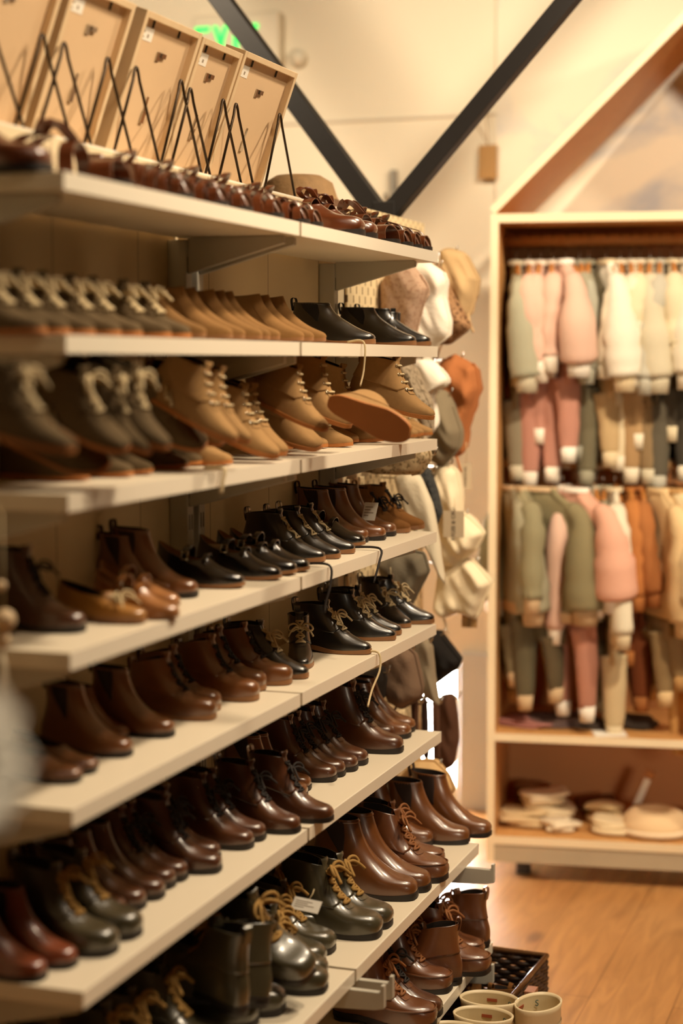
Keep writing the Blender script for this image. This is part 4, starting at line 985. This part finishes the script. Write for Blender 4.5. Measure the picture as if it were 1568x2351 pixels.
def card_tag(name, loc, w, h, mtl, lab, txt=None, yaw=0, string=.04, tilt=0, group='card tags'):
    o = empty(name, loc, yaw)
    box_obj('card', (-w/2, -.0006, -h), (w/2, .0006, 0), mtl, o)
    if string: MB().tube([(0, 0, -.004), (.002, .002, string*.5), (0, .004, string)], .0009, 5).build('string', lace_cream, o)
    if name == 'price_tag':
        q = MB()
        for k_, (a_, b_) in enumerate(((.1, .7), (.1, .55), (.1, .8), (.1, .45))): q.box((-w/2+w*a_, -.0009, -h*(.28+.16*k_)), (-w/2+w*b_, -.0006, -h*(.23+.16*k_)))
        q.build('print', mat('faded_print', '#a2907a', .8), o, smooth=False)
    if txt: text('lettering', txt, w*.26, dark_ink, o, (0, -.0009, -h*.5), (PI/2, -PI/2, 0), .0002)
    o.rotation_euler.x = tilt
    tag(o, lab, 'tag', group); return o

card_tag('card_tag', (.139, 3.90, 1.106), .05, .062, greycard, 'pale grey card tag hanging on the cream bonnet with pointed brim', 'RYLEE & CRU', string=.03)
card_tag('card_tag', (.124, 4.06, 1.209), .03, .064, greycard, 'narrow grey card tag on a string below the rust bonnet', 'RYLEE & CRU', string=.05)
card_tag('card_tag', (.133, 4.07, .871), .039, .064, kraft, 'brown kraft tag hanging lowest beneath the cream bonnets', 'RYLEE & CRU', string=.05)
card_tag('card_tag', (.072, 3.62, .972), .044, .064, kraft, 'brown kraft tag hanging beside the felt bonnet', None, string=.03)
card_tag('price_tag', (.125, 3.33, 1.168), .03, .038, paper, 'white price tag on the far brown nubuck desert boots', None, yaw=R(-10), string=.012, tilt=R(-25))
card_tag('price_tag', (.12, 3.27, .985), .017, .052, paper, 'white price tag hanging on a black lace-up boot', None, yaw=R(-25), string=.02)
card_tag('price_tag', (.10, 2.60, 1.155), .035, .024, greycard, 'pale card tag standing behind the glossy black strap shoes', None, string=0)
card_tag('price_tag', (.06, 2.42, 1.535), .045, .035, greycard, 'pale paper tag standing behind the tan suede boots', None, string=0)
card_tag('price_tag', (.235, 2.66, .56), .055, .022, paper, 'white price tag on the laces of a dark olive boot', None, yaw=R(-15), string=.02, tilt=R(-40))
def lace_thing(pts, r, mtl, lab):
    tag(MB().tube(smooth3(pts, 24), r, 6).build('loose_shoelace', mtl), lab, 'shoelace', 'loose shoelaces')
lace_thing([(.19, 2.99, 1.487), (.224, 2.98, 1.486), (.226, 2.975, 1.44), (.224, 2.96, 1.408)], .0018, lace_cream, 'cream lace end hanging over the second shelf edge')
lace_thing([(.17, 2.81, 1.103), (.222, 2.80, 1.103), (.227, 2.79, 1.07), (.222, 2.78, 1.04), (.223, 2.775, 1.025)], .0022, lace_dark, 'black lace hanging over the fourth shelf edge, left one')
lace_thing([(.16, 3.09, 1.103), (.222, 3.08, 1.104), (.228, 3.06, 1.08), (.224, 3.04, 1.045)], .0022, lace_dark, 'black lace hanging over the fourth shelf edge, right one')
lace_thing([(.19, 3.07, .909), (.223, 3.07, .909), (.230, 3.06, .88), (.224, 3.03, .845), (.226, 3.0, .82)], .0022, lace_cream, 'cream lace hanging over the fifth shelf edge')
lace_thing([(.19, 2.345, 1.296), (.226, 2.33, 1.296), (.229, 2.32, 1.28), (.228, 2.315, 1.262)], .003, lace_cream, 'cream lace hanging over the third shelf edge')

# ------------------------------------------------------------------ basket and rain boots under the lowest shelf
wick = mat('dark_wicker', '#3a2517', .4, vary=.25, nscale=30)
bk = empty('wicker_basket', (.308, 3.445, 0), R(-3))
def weave_wall(B, p0, p1, z0, z1, n, rows_):
    p0 = Vector(p0); p1 = Vector(p1); t = (p1-p0); L_ = t.length; t.normalize(); nn = Vector((t.y, -t.x, 0))
    for r_ in range(rows_):
        z = z0+(z1-z0)*(r_+.5)/rows_
        pts = [tuple(p0+t*(L_*i/(n*4))+nn*.0025*math.sin(PI*i/4+PI*r_)+Vector((0, 0, z))) for i in range(n*4+1)]
        B.tube(pts, (z1-z0)/rows_*.52, 5)
    for i in range(n+1):
        q = p0+t*(L_*i/n); B.tube([q+Vector((0, 0, z0)), q+Vector((0, 0, z1))], .003, 5)
hx, hy, hz = .125, .135, .185
Bm = MB()
for a, b in (((-hx, -hy, 0), (hx, -hy, 0)), ((hx, -hy, 0), (hx, hy, 0)), ((hx, hy, 0), (-hx, hy, 0)), ((-hx, hy, 0), (-hx, -hy, 0))): weave_wall(Bm, a, b, .004, hz-.006, 12, 15)
Bm.build('woven_side', wick, bk)
box_obj('base', (-hx, -hy, 0), (hx, hy, .006), wick, bk)
MB().tube([(-hx, -hy, hz), (hx, -hy, hz), (hx, hy, hz), (-hx, hy, hz), (-hx, -hy, hz)], .007, 8).build('rim', mat('glossy_wicker', '#5b3c22', .2, vary=.1, nscale=60), bk)
tag(bk, 'dark woven wicker basket on the floor under the lowest shelf', 'basket')
for i, (x, y, yw, z, l) in enumerate(((.36, 3.34, 60, .10, 'brown suede slipper lying on top in the wicker basket'), (.30, 3.46, 100, .07, 'brown suede slipper standing at the back of the basket'))):
    s_ = copy_tree(built['brown_desert_boot']); Mr = Matrix.Rotation(R(yw), 4, 'Z') @ Matrix.Rotation(R(12), 4, 'Y')
    s_.matrix_world = Matrix.Translation((x, y, z)) @ Mr @ Matrix.Scale(.15, 4); tag(s_, l, 'slipper', 'slippers in the basket')
    f_ = MB()
rub = mat('cream_rubber', '#d9c6a0', .4, vary=.03); rub_in = mat('cream_lining', '#cdb98f', .8, vary=.04)
def rain_boot(x, y, yaw, h, lab, txt='S'):
    o = empty('rain_boot', (x, y, 0), yaw)
    def ring(cx, rx, ry, z, n=36): return [(cx+rx*math.cos(2*PI*j/n), ry*math.sin(2*PI*j/n), z) for j in range(n)]
    rows = [ring(.035, .085, .036, .012), ring(.037, .088, .038, .03), ring(.03, .08, .038, .05), ring(.008, .060, .038, .075), ring(0, .053, .04, .10), ring(0, .056, .041, h-.01), ring(0, .059, .043, h), ring(0, .056, .04, h+.002), ring(0, .054, .038, h-.004)]
    MB().grid(rows, True).build('shaft', rub, o)
    MB().grid([ring(0, .0538, .0378, h-.004), ring(0, .05, .036, h-.10)], True, cap1=True).build('lining', rub_in, o)
    MB().grid([ring(.035, .09, .041, 0), ring(.035, .09, .041, .016), ring(.035, .084, .036, .018)], True, True).build('sole', sole_gum, o)
    MB().grid([ring(0, .056, .0412, h-.045), ring(0, .0575, .0425, h-.04), ring(0, .0575, .0418, h-.035)], True).build('trim_line', rub, o)
    if txt:
        text('size_letter', txt, .018, mat('teal_print', '#3c5f5a', .7), o, (.036, .0215, h-.018), (PI/2, 0, R(-30)), .0003)
        MB().box((-.012, .0355, h-.02), (.008, .0365, h-.014)).build('red_mark', mat('red_print', '#a8532f', .7), o, smooth=False)
    tag(o, lab, 'rain boot', 'cream rain boots on the floor')
rain_boot(.405, 3.215, R(2), .215, 'cream rain boot standing against the basket, rear of two beside each other')
rain_boot(.415, 3.13, R(0), .215, 'cream rain boot in front of another, with an S mark inside')
rain_boot(.50, 3.225, R(75), .215, 'cream rain boot standing alone, rightmost of the rain boots')
rain_boot(.385, 3.045, R(-4), .212, 'cream rain boot cut by the bottom picture edge')
tag(box_obj('kraft_box', (.455, 3.30, 0), (.475, 3.335, .205), mat('kraft_pink', '#a8714e', .7)), 'narrow brown card sleeve between the basket and the rightmost rain boot', 'card sleeve')

# ------------------------------------------------------------------ wardrobe
AW = R(8.3)
WK = .976; WO = Vector((.029, 4.66, .035))
wd = empty('wardrobe', WO, AW); wd.scale = (WK, WK, WK)
WW, WD = 1.28, .46
def wbox(name, lo, hi, mtl, bevel=.0015): return box_obj(name, lo, hi, mtl, wd, bevel)
for nm, x0 in (('side_panel', 0.0), ('side_panel', WW-.022)):
    p = wbox(nm, (x0, .004, .018), (x0+.022, WD, 1.862), pine); box_obj('front_edge', (x0, 0, .018), (x0+.022, .004, 1.862), pine_edge, p)
def board(nm, z0, z1, u0=.022, u1=WW-.022, v1=WD):
    p = wbox(nm, (u0, .004, z0), (u1, v1, z1), pine); box_obj('front_edge', (u0, 0, z0), (u1, .004, z1), pine_edge, p)
board('top_board', 1.838, 1.862); board('middle_shelf', .372, .394); board('bottom_shelf', .072, .095)
wbox('back_panel', (.022, WD-.012, .095), (WW-.022, WD-.002, 1.838), back_ply)
wbox('plinth', (.0, .004, .018), (WW, .024, .0718), mat('plinth_grey', '#b9a98e', .7))
for u_ in (.08, WW-.12):
    for v_ in (.08, WD-.10): wbox('foot', (u_, v_, -.0355), (u_+.04, v_+.04, .0718), mat('foot_dark', '#33281e', .6))
wbox('rail_support', (.022, WD-.03, 1.75), (WW-.022, WD-.012, 1.80), pine)
RV = .20
for z in (1.80, 1.156):
    MB().tube([(.0225, RV, z), (WW-.0225, RV, z)], .017, 16).build('hanging_rail', pine, wd)
# house-shaped gable of slanted boards on top
def gable(a, b, name):
    a = Vector((a[0], 0, a[1])); b = Vector((b[0], 0, b[1])); t = (b-a).normalized(); s_ = Vector((-t.z, 0, t.x))
    if s_.z < 0: s_ = -s_
    M = MB(); rows = [[tuple(p+s_*q+Vector((0, v, 0))) for q, v in ((0, .004), (.022, .004), (.022, .66), (0, .66))] for p in (a, b)]
    M.grid(rows, True, True, True); g = M.build(name, pine, wd, smooth=False, bevel=.001)
    E_ = MB(); rows = [[tuple(p+s_*q+Vector((0, v, 0))) for q, v in ((0, 0), (.022, 0), (.022, .004), (0, .004))] for p in (a, b)]
    E_.grid(rows, True, True, True).build('front_edge', pine_edge, g, smooth=False)
gable((.012, 1.862), (.64, 2.485), 'gable_board'); gable((WW-.012, 1.862), (.64, 2.485), 'gable_board')
tag(wd, 'tall pine open wardrobe with house shaped gable full of hanging clothes', 'wardrobe')
def wpt(u, v, z): return Matrix.Translation(WO) @ Matrix.Rotation(AW, 4, 'Z') @ Vector((u*WK, v*WK, z*WK))

wood_h = mat('hanger_wood', '#b9783a', .4, vary=.1)
def hanger(u, z, rot, lab):
    o = empty('clothes_hanger', wpt(u, RV, z-.014), AW+PI/2+rot)
    hk = smooth3([(0, 0, -.045), (0, 0, -.018), (.015, 0, -.006), (.021, 0, .014), (.014, 0, .030), (0, 0, .0345), (-.012, 0, .030), (-.019, 0, .016)], 24)
    MB().tube(hk, .0016, 6).build('hook', chrome, o)
    MB().tube(smooth3([(-.115, 0, -.085), (-.07, 0, -.062), (0, 0, -.045), (.07, 0, -.062), (.115, 0, -.085)], 20), .007, 8).build('arms', wood_h, o)
    tag(o, lab, 'hanger', 'wooden clothes hangers'); return o
def garment(u, z, rot, col, lab, cuff=None, tr=None, L_=.34, w=.125, trl=.30, sl=.36, seed=0, bulk=1.0, name='sweatshirt', top=True, v=RV, sw=1.0):
    o = empty(name, wpt(u, v, z-.05), AW+PI/2+rot)
    M = cloth_mat(col.strip('#'), col); MC = cloth_mat((cuff or col).strip('#'), cuff or col); n = 28
    def wob(x, y, zz, k=.006): return k*noise.noise(Vector((x*18+seed*3.1, y*20, zz*9+seed)))
    if top:
        prof = [(-.012, .05, .022), (-.025, .055, .026), (-.045, .09, .03), (-.07, w*.98, .030), (-.12, w*.97, .030), (-.2, w*.93, .034), (-L_+.05, w*.95, .036), (-L_+.03, w*.93, .034)]
        rows = []
        for zz, a, b in [tuple(p) for p in crom(prof, 22)]:
            rows.append([(a*math.copysign(abs(math.cos(q))**.7, math.cos(q))+wob(q, 1, zz), b*bulk*.85*math.sin(q)+wob(q*1.7, 5, zz, .010), zz) for q in [2*PI*j/n for j in range(n)]])
        MB().grid(rows, True, cap1=True).build('torso', M, o)
        hem = [[(a*math.copysign(abs(math.cos(q))**.7, math.cos(q)), b*bulk*math.sin(q), zz) for q in [2*PI*j/n for j in range(n)]] for zz, a, b in ((-L_+.032, w*.92, .031), (-L_+.02, w*.90, .030), (-L_, w*.88, .028))]
        MB().grid(hem, True, cap1=True).build('hem_band', MC, o)
        MB().grid([[(.052*math.cos(q), .025*math.sin(q), zz) for q in [2*PI*j/n for j in range(n)]] for zz in (-.022, -.008, -.008)], True).build('neck_band', MC, o)
        for sg in (1, -1):
            rr = random.Random(seed*2+sg); bx = rr.uniform(-.035, .035); path = smooth3([(sg*w*.72, 0, -.062), (sg*(w+.006), 0, -.10), (sg*(w+.018), bx*.6+.004, -.20), (sg*(w+.012+rr.uniform(-.012, .02)), bx, -sl+.05)], 14)
            rad = [.019+(.014*math.sin(PI*min(1, (i+1)/9)/1.35) if sw < 1.3 else .036*(sw-.6)*math.sin(PI*.62*(i/13)**1.1))+wob(i*.4, sg, i*.16, .010) for i in range(14)]; ck = 1 if sw < 1.3 else 1.15*(sw**.5)
            MB().tube(path, rad, 14, flat=.95).build('sleeve', M, o)
            e = Vector(path[-1]); MB().tube([e+Vector((0, 0, .004)), e+Vector((0, 0, -.012)), e+Vector((0, 0, -.045))], [.025*ck, .023*ck, .021*ck], 12).build('cuff', MC, o)
    if tr:
        MT = cloth_mat(tr.strip('#'), tr); z0 = -L_+.03 if top else -.05; ww = w*.62
        waist = [[(a*math.cos(q), b*bulk*math.sin(q)+wob(q, 3, zz), zz) for q in [2*PI*j/n for j in range(n)]] for zz, a, b in ((z0, ww, .02), (z0-.04, ww*1.05, .026), (z0-.09, ww*1.08, .028))]
        MB().grid(waist, True, True, True).build('trouser_waist', MT, o)
        for sg in (1, -1):
            path = smooth3([(sg*ww*.48, 0, z0-.07), (sg*ww*.58, .004*sg, z0-.15), (sg*ww*.62, -.006, z0-trl+.045)], 12)
            MB().tube(path, [.042*(1-.035*i)+wob(i, sg, i*.1, .003) for i in range(12)], 12, flat=.75).build('trouser_leg', MT, o)
            e = Vector(path[-1]); MB().tube([e+Vector((0, 0, .004)), e+Vector((0, 0, -.04))], [.024, .02], 12).build('trouser_cuff', MC if cuff else MT, o)
    tag(o, lab, 'clothes', 'clothes on the wardrobe rails')
UP, LO = 1.80, 1.156
SAGE, PINK, GREY, CREAM, RUST, OLIVE, TANC = '#a39c84', '#d9b5a2', '#a8a08c', '#e0d5be', '#a3683a', '#83795a', '#bb935c'
gs = [ # u, rail, rot, colour, cuff, trousers, length, description
 (.055, UP, 8, '#a9a68f', '#c9c0a8', '#8a806a', .34, 'sage grey sweatshirt with pale cuffs, first on the upper rail'),
 (.092, UP, 4, PINK, '#eee3d2', '#b98574', .33, 'pink sweatshirt with white cuffs, next to the sage one on the upper rail'),
 (.126, UP, 0, PINK, '#eee3d2', '#b98574', .33, 'pink sweatshirt with white cuffs, second pink on the upper rail'),
 (.158, UP, 3, PINK, '#eee3d2', '#b98574', .34, 'pink sweatshirt with white cuffs, third pink on the upper rail'),
 (.196, UP, 22, PINK, '#f2ece0', '#bd8876', .27, 'pink sweatshirt turned to show its front, on the upper rail'),
 (.236, UP, 8, '#a7a595', '#a7a595', '#77705a', .35, 'grey sage sweatshirt right of the pink ones on the upper rail'),
 (.262, UP, 2, '#98937e', '#98937e', '#6f6852', .35, 'darker grey sage sweatshirt beside the gap on the upper rail'),
 (.312, UP, 14, '#e4dcca', '#d9c6a2', '#bfa47a', .33, 'cream sweatshirt hanging highest, just right of the gap on upper rail'),
 (.352, UP, 4, CREAM, CREAM, '#d9c9a8', .33, 'cream sweatshirt, second cream on the upper rail'),
 (.380, UP, 4, CREAM, CREAM, '#a8875f', .33, 'cream sweatshirt above tan trousers on the upper rail'),
 (.408, UP, 2, '#dccdac', CREAM, '#b3936a', .33, 'cream sweatshirt, fourth cream on the upper rail'),
 (.436, UP, 0, '#c7bda4', '#c7bda4', '#8b7454', .34, 'beige sweatshirt in the middle of the upper rail'),
 (.464, UP, 0, '#b5b0a0', '#b5b0a0', '#5d5648', .34, 'grey sweatshirt above dark trousers on the upper rail'),
 (.495, UP, 6, '#d8c9a9', '#d8c9a9', '#4d463a', .32, 'oatmeal sweatshirt above charcoal trousers on the upper rail'),
 (.530, UP, 10, CREAM, CREAM, '#3d382f', .33, 'cream sweatshirt near the picture edge on the upper rail'),
 (.565, UP, 6, '#e4dcca', CREAM, '#7d7a6a', .33, 'cream sweatshirt at the picture edge on the upper rail'),
 (.048, LO, 16, '#9a937a', '#c4a884', '#7b7258', .36, 'sage sweatshirt with beige cuffs, first on the lower rail'),
 (.078, LO, 24, '#8f8769', '#c4a884', '#5b533e', .36, 'sage green sweatshirt, second on the lower rail'),
 (.142, LO, 52, OLIVE, '#c4a884', '#574c37', .38, 'olive sweatshirt turned towards the front on the lower rail'),
 (.195, LO, 8, PINK, '#eee3d2', '#a87564', .38, 'pink sweatshirt behind the large pink one on the lower rail'),
 (.240, LO, 38, '#dca992', '#f0e8da', '#b07c68', .37, 'large pink sweatshirt with white hem on the lower rail'),
 (.288, LO, 6, '#a8a08c', '#a8a08c', '#6a624c', .36, 'grey sweatshirt right of the large pink one on lower rail'),
 (.312, LO, 4, '#979079', '#979079', '#6a624c', .36, 'darker grey sweatshirt, second grey on the lower rail'),
 (.345, LO, 10, '#ddd3bb', '#d8c6a4', '#c9b48e', .42, 'long cream sweatshirt left of the rust ones on lower rail'),
 (.385, LO, 6, '#b4743f', '#b4743f', '#7a4222', .33, 'rust orange sweatshirt, left one of two on the lower rail'),
 (.420, LO, 6, RUST, RUST, '#6e3a1d', .36, 'rust brown sweatshirt, right one of two on the lower rail'),
 (.470, LO, 26, '#d6b88a', '#d6b88a', '#8a7350', .34, 'sand coloured sweatshirt with raglan sleeves on the lower rail'),
 (.512, LO, 26, '#dcc69c', '#b38b58', '#8a7350', .34, 'pale sand sweatshirt, second sand on the lower rail'),
 (.560, LO, 30, '#e6dac0', '#b38b58', '#c79a5e', .36, 'cream sweatshirt above tan trousers at the right picture edge'),
]
SWF = {0: 1.35, 4: 1.55, 7: 1.45, 11: 1.35, 14: 1.45, 16: 1.4, 18: 1.75, 20: 1.75, 26: 1.5, 27: 1.5, 28: 1.65}
VF = {4: .15, 7: .17, 16: .14, 17: .12, 18: .085, 20: .075, 23: .12, 26: .11, 27: .10, 28: .08}
for i, (u, z, rot, c, cf, tr, L_, lab) in enumerate(gs):
    rail = 'upper' if z == UP else 'lower'
    hanger(u, z, R(rot), 'wooden hanger holding the '+' '.join(lab.replace(',', '').split()[:10]))
    trl = (.30 if z == UP else .29)+.05*math.sin(i*2.3); L_ += .025*math.sin(i*1.7+1); rot += 5*math.sin(i*2.9)
    if i == 28: trl = .46
    garment(u, z, R(rot), c, lab, cf, tr, L_=L_, trl=trl, seed=i, sl=L_+.02+.03*math.sin(i*3.7), bulk=.55 if abs(rot) < 12 else .8, w=.12 if z == UP else .135, v=VF.get(i, RV-.01), sw=SWF.get(i, 1.0))
# white hang-tags and clips on the lower rail
for i in range(11):
    u = .04+.042*i+(.05 if i > 4 else 0)
    c_ = MB(); c_.grid([[tuple(wpt(u-.009+dx, RV+.017*math.cos(a), LO+.017*math.sin(a))) for a in [2*PI*j/14 for j in range(14)]] for dx in (0, .018)], True)
    tag(c_.build('rail_size_ring', mat('pearl_plastic', '#e9dfca', .25)), 'pearly size ring on the lower rail, '+ORD[i+1]+' from the left end', 'size ring', 'size rings on the lower rail')

# folded things on the two wardrobe boards
def folded(u, v, z, a, b, h, col, lab, seed, yaw=0, name='folded_cloth'):
    o = empty(name, wpt(u, v, z), AW+R(yaw)); n = 44; M = cloth_mat(col.strip('#'), col); B = MB(); rr = random.Random(seed)
    k = 2 if h < .025 else 3
    for j in range(k):
        a_, b_, ox, oy, ro = a*rr.uniform(.72, 1), b*rr.uniform(.72, 1), rr.uniform(-.014, .014), rr.uniform(-.012, .012), rr.uniform(-.35, .35)
        z0 = h*j/k; th = h/k; ph = rr.uniform(0, 6)
        rows = []
        for t, ins in ((.0, .93), (.15, 1.0), (.6, 1.0), (.95, .94), (1.05, .6), (1.1, .2)):
            row = []
            for q in [2*PI*i/n for i in range(n)]:
                c, s_ = math.cos(q), math.sin(q); x = a_*ins*math.copysign(abs(c)**.55, c)*(1+.08*math.sin(3*q+ph)); y = b_*ins*math.copysign(abs(s_)**.55, s_)*(1+.08*math.sin(2*q+ph))
                zz = z0+th*t+.32*h*(math.sin(x*38+ph)*.5+math.sin(y*45+2*ph)*.4)*(j+.35)/k+ .15*h
                row.append((ox+x*math.cos(ro)-y*math.sin(ro), oy+x*math.sin(ro)+y*math.cos(ro), max(0.0005*(t+.1), zz)))
            rows.append(row)
        B.grid(rows, True, True, True)
    B.build('cloth', M, o)
    tag(o, lab, 'folded clothes', 'folded cloths in the wardrobe')
ZB, ZM = .0955, .3945
for k in [
 (.10, .16, ZB, .075, .07, .035, '#dcc297', 'cream cloth lying flat in the left bottom corner', 1), (.155, .20, ZB, .085, .07, .045, '#e6d3b0', 'cream cloth under the folded stack on the bottom board', 2), (.15, .20, ZB+.05, .075, .06, .035, '#ead9ba', 'topmost cream cloth of the folded stack on the bottom board', 3, 12),
 (.20, .10, ZB, .05, .05, .03, '#e9d9bc', 'small cream cloth at the front of the bottom board', 4, 30), (.325, .20, ZB, .06, .06, .05, '#d6bb8e', 'beige crumpled cloth in the middle of the bottom board', 5), (.35, .10, ZB, .055, .045, .035, '#e4cfa9', 'pale cloth with a tied bow in the middle front', 6, 20), (.31, .30, ZB, .07, .05, .04, '#6b4526', 'brown cloth at the back of the bottom board', 7), (.12, .36, ZB, .07, .05, .06, '#8a5a34', 'brown folded cloth at the back left of the bottom board', 8),
 (.10, .14, ZM, .085, .08, .014, '#a8736b', 'dusty rose folded trousers on the middle board, front left', 9), (.19, .18, ZM, .09, .09, .018, '#6e5a55', 'mauve folded trousers on the middle board', 10, 15), (.27, .16, ZM, .08, .07, .012, '#4b4038', 'dark folded cloth on the middle board', 11), (.40, .2, ZM, .08, .08, .016, '#3a3029', 'charcoal folded cloth on the middle board near the right', 12)]: folded(*k)
pc = box_obj('paper_sheet', (-.045, -.04, 0), (.045, .04, .0012), paper); pc.matrix_world = Matrix.Translation(wpt(.345, .05, .3952)) @ Matrix.Rotation(AW+R(10), 4, 'Z'); tag(pc, 'white paper sheet at the front of the middle board', 'paper')
# cream bonnet lying on the bottom board, and card with a wooden stick
cb = empty('fleece_bonnet', wpt(.475, .13, ZB), AW); MB().grid(lathe([(.085, 0), (.10, .012), (.095, .035), (.075, .06), (.06, .066), (.05, .060), (.045, .05), (.02, .046), (0, .045)], 36, .05), True, True).build('bonnet_body', cloth_mat('e6c79c', '#e6c79c'), cb); MB().grid(lathe([(.098, .004), (.107, .010), (.105, .02), (.098, .022)], 36, .05), True).build('brim', cloth_mat('e9d2b0', '#e9d2b0'), cb)
tag(cb, 'round cream fleece bonnet lying at the right of the bottom board', 'bonnet')
bh = empty('wooden_brush', wpt(.40, .25, ZB), AW); MB().box((-.014, -.008, 0), (.014, .008, .16), Matrix.Rotation(R(22), 4, 'Y')).build('handle', wood_h, bh, smooth=False, bevel=.003); MB().box((-.010, -.012, .02), (.010, -.0082, .135), Matrix.Rotation(R(22), 4, 'Y')).build('pale_face', paper, bh, smooth=False)
tag(bh, 'wooden stick with a pale face leaning on the bottom board', 'stick')


# ------------------------------------------------------------------ garland and pompom hanging at the left edge, near the viewer
gd = empty('bead_garland', (.18, 1.78, 1.275))
bead = mat('wood_bead', '#e0c39a', .5, vary=.05)
MB().tube([(0, 0, 0), (0, 0, -.15)], .001, 5).tube([(0, 0, 0), (-.08, .09, .02)], .001, 5).build('string', lace_cream, gd)
for dx, z, r_ in ((-.004, -.085, .007), (.001, -.125, .013), (-.003, -.149, .010)):
    MB().grid([[(dx+r_*math.sin(a)*math.cos(b), r_*math.sin(a)*math.sin(b), z+r_*math.cos(a)) for b in [2*PI*j/20 for j in range(20)]] for a in [PI*(i+.02)/12 for i in range(12)]+[PI*.999]], True).build('bead', bead, gd)
B = MB()
for i in range(26):
    a = 2*PI*i/26; k = .3+.7*((i*7) % 5)/5
    B.tube([(-.004, 0, -.158), (-.004+.006*k*math.cos(a), .006*k*math.sin(a), -.18), (-.004+.009*k*math.cos(a), .009*k*math.sin(a), -.26)], .0014, 4)
B.build('tassel', mat('cream_yarn', '#dcccae', .9), gd)
tag(gd, 'wooden bead garland with a cream tassel hanging at the left picture edge', 'garland')
pp = empty('paper_pompom', (.712, .80, 1.235))
B = MB(); rnd_ = random.Random(4)
for i in range(420):
    d_ = Vector((rnd_.gauss(0, 1), rnd_.gauss(0, 1), rnd_.gauss(0, 1.3))).normalized(); e_ = d_.orthogonal().normalized()*.009; f_ = d_.cross(e_); k_ = rnd_.uniform(.6, 1.15)
    B.add([tuple(d_*.004), tuple(d_*.038*k_+e_), tuple(d_*.044*k_), tuple(d_*.038*k_-e_), tuple(d_*.034*k_+f_)], [(0, 1, 2, 3), (0, 4, 2)])
B.build('petals', mat('pale_tissue', '#cfcabf', .9), pp, smooth=False)
MB().tube([(0, 0, 0), (0, 0, 1.814)], .0006, 4).build('thread', paper, pp)
tag(pp, 'pale out of focus paper pompom hanging close by at the left edge', 'pompom')
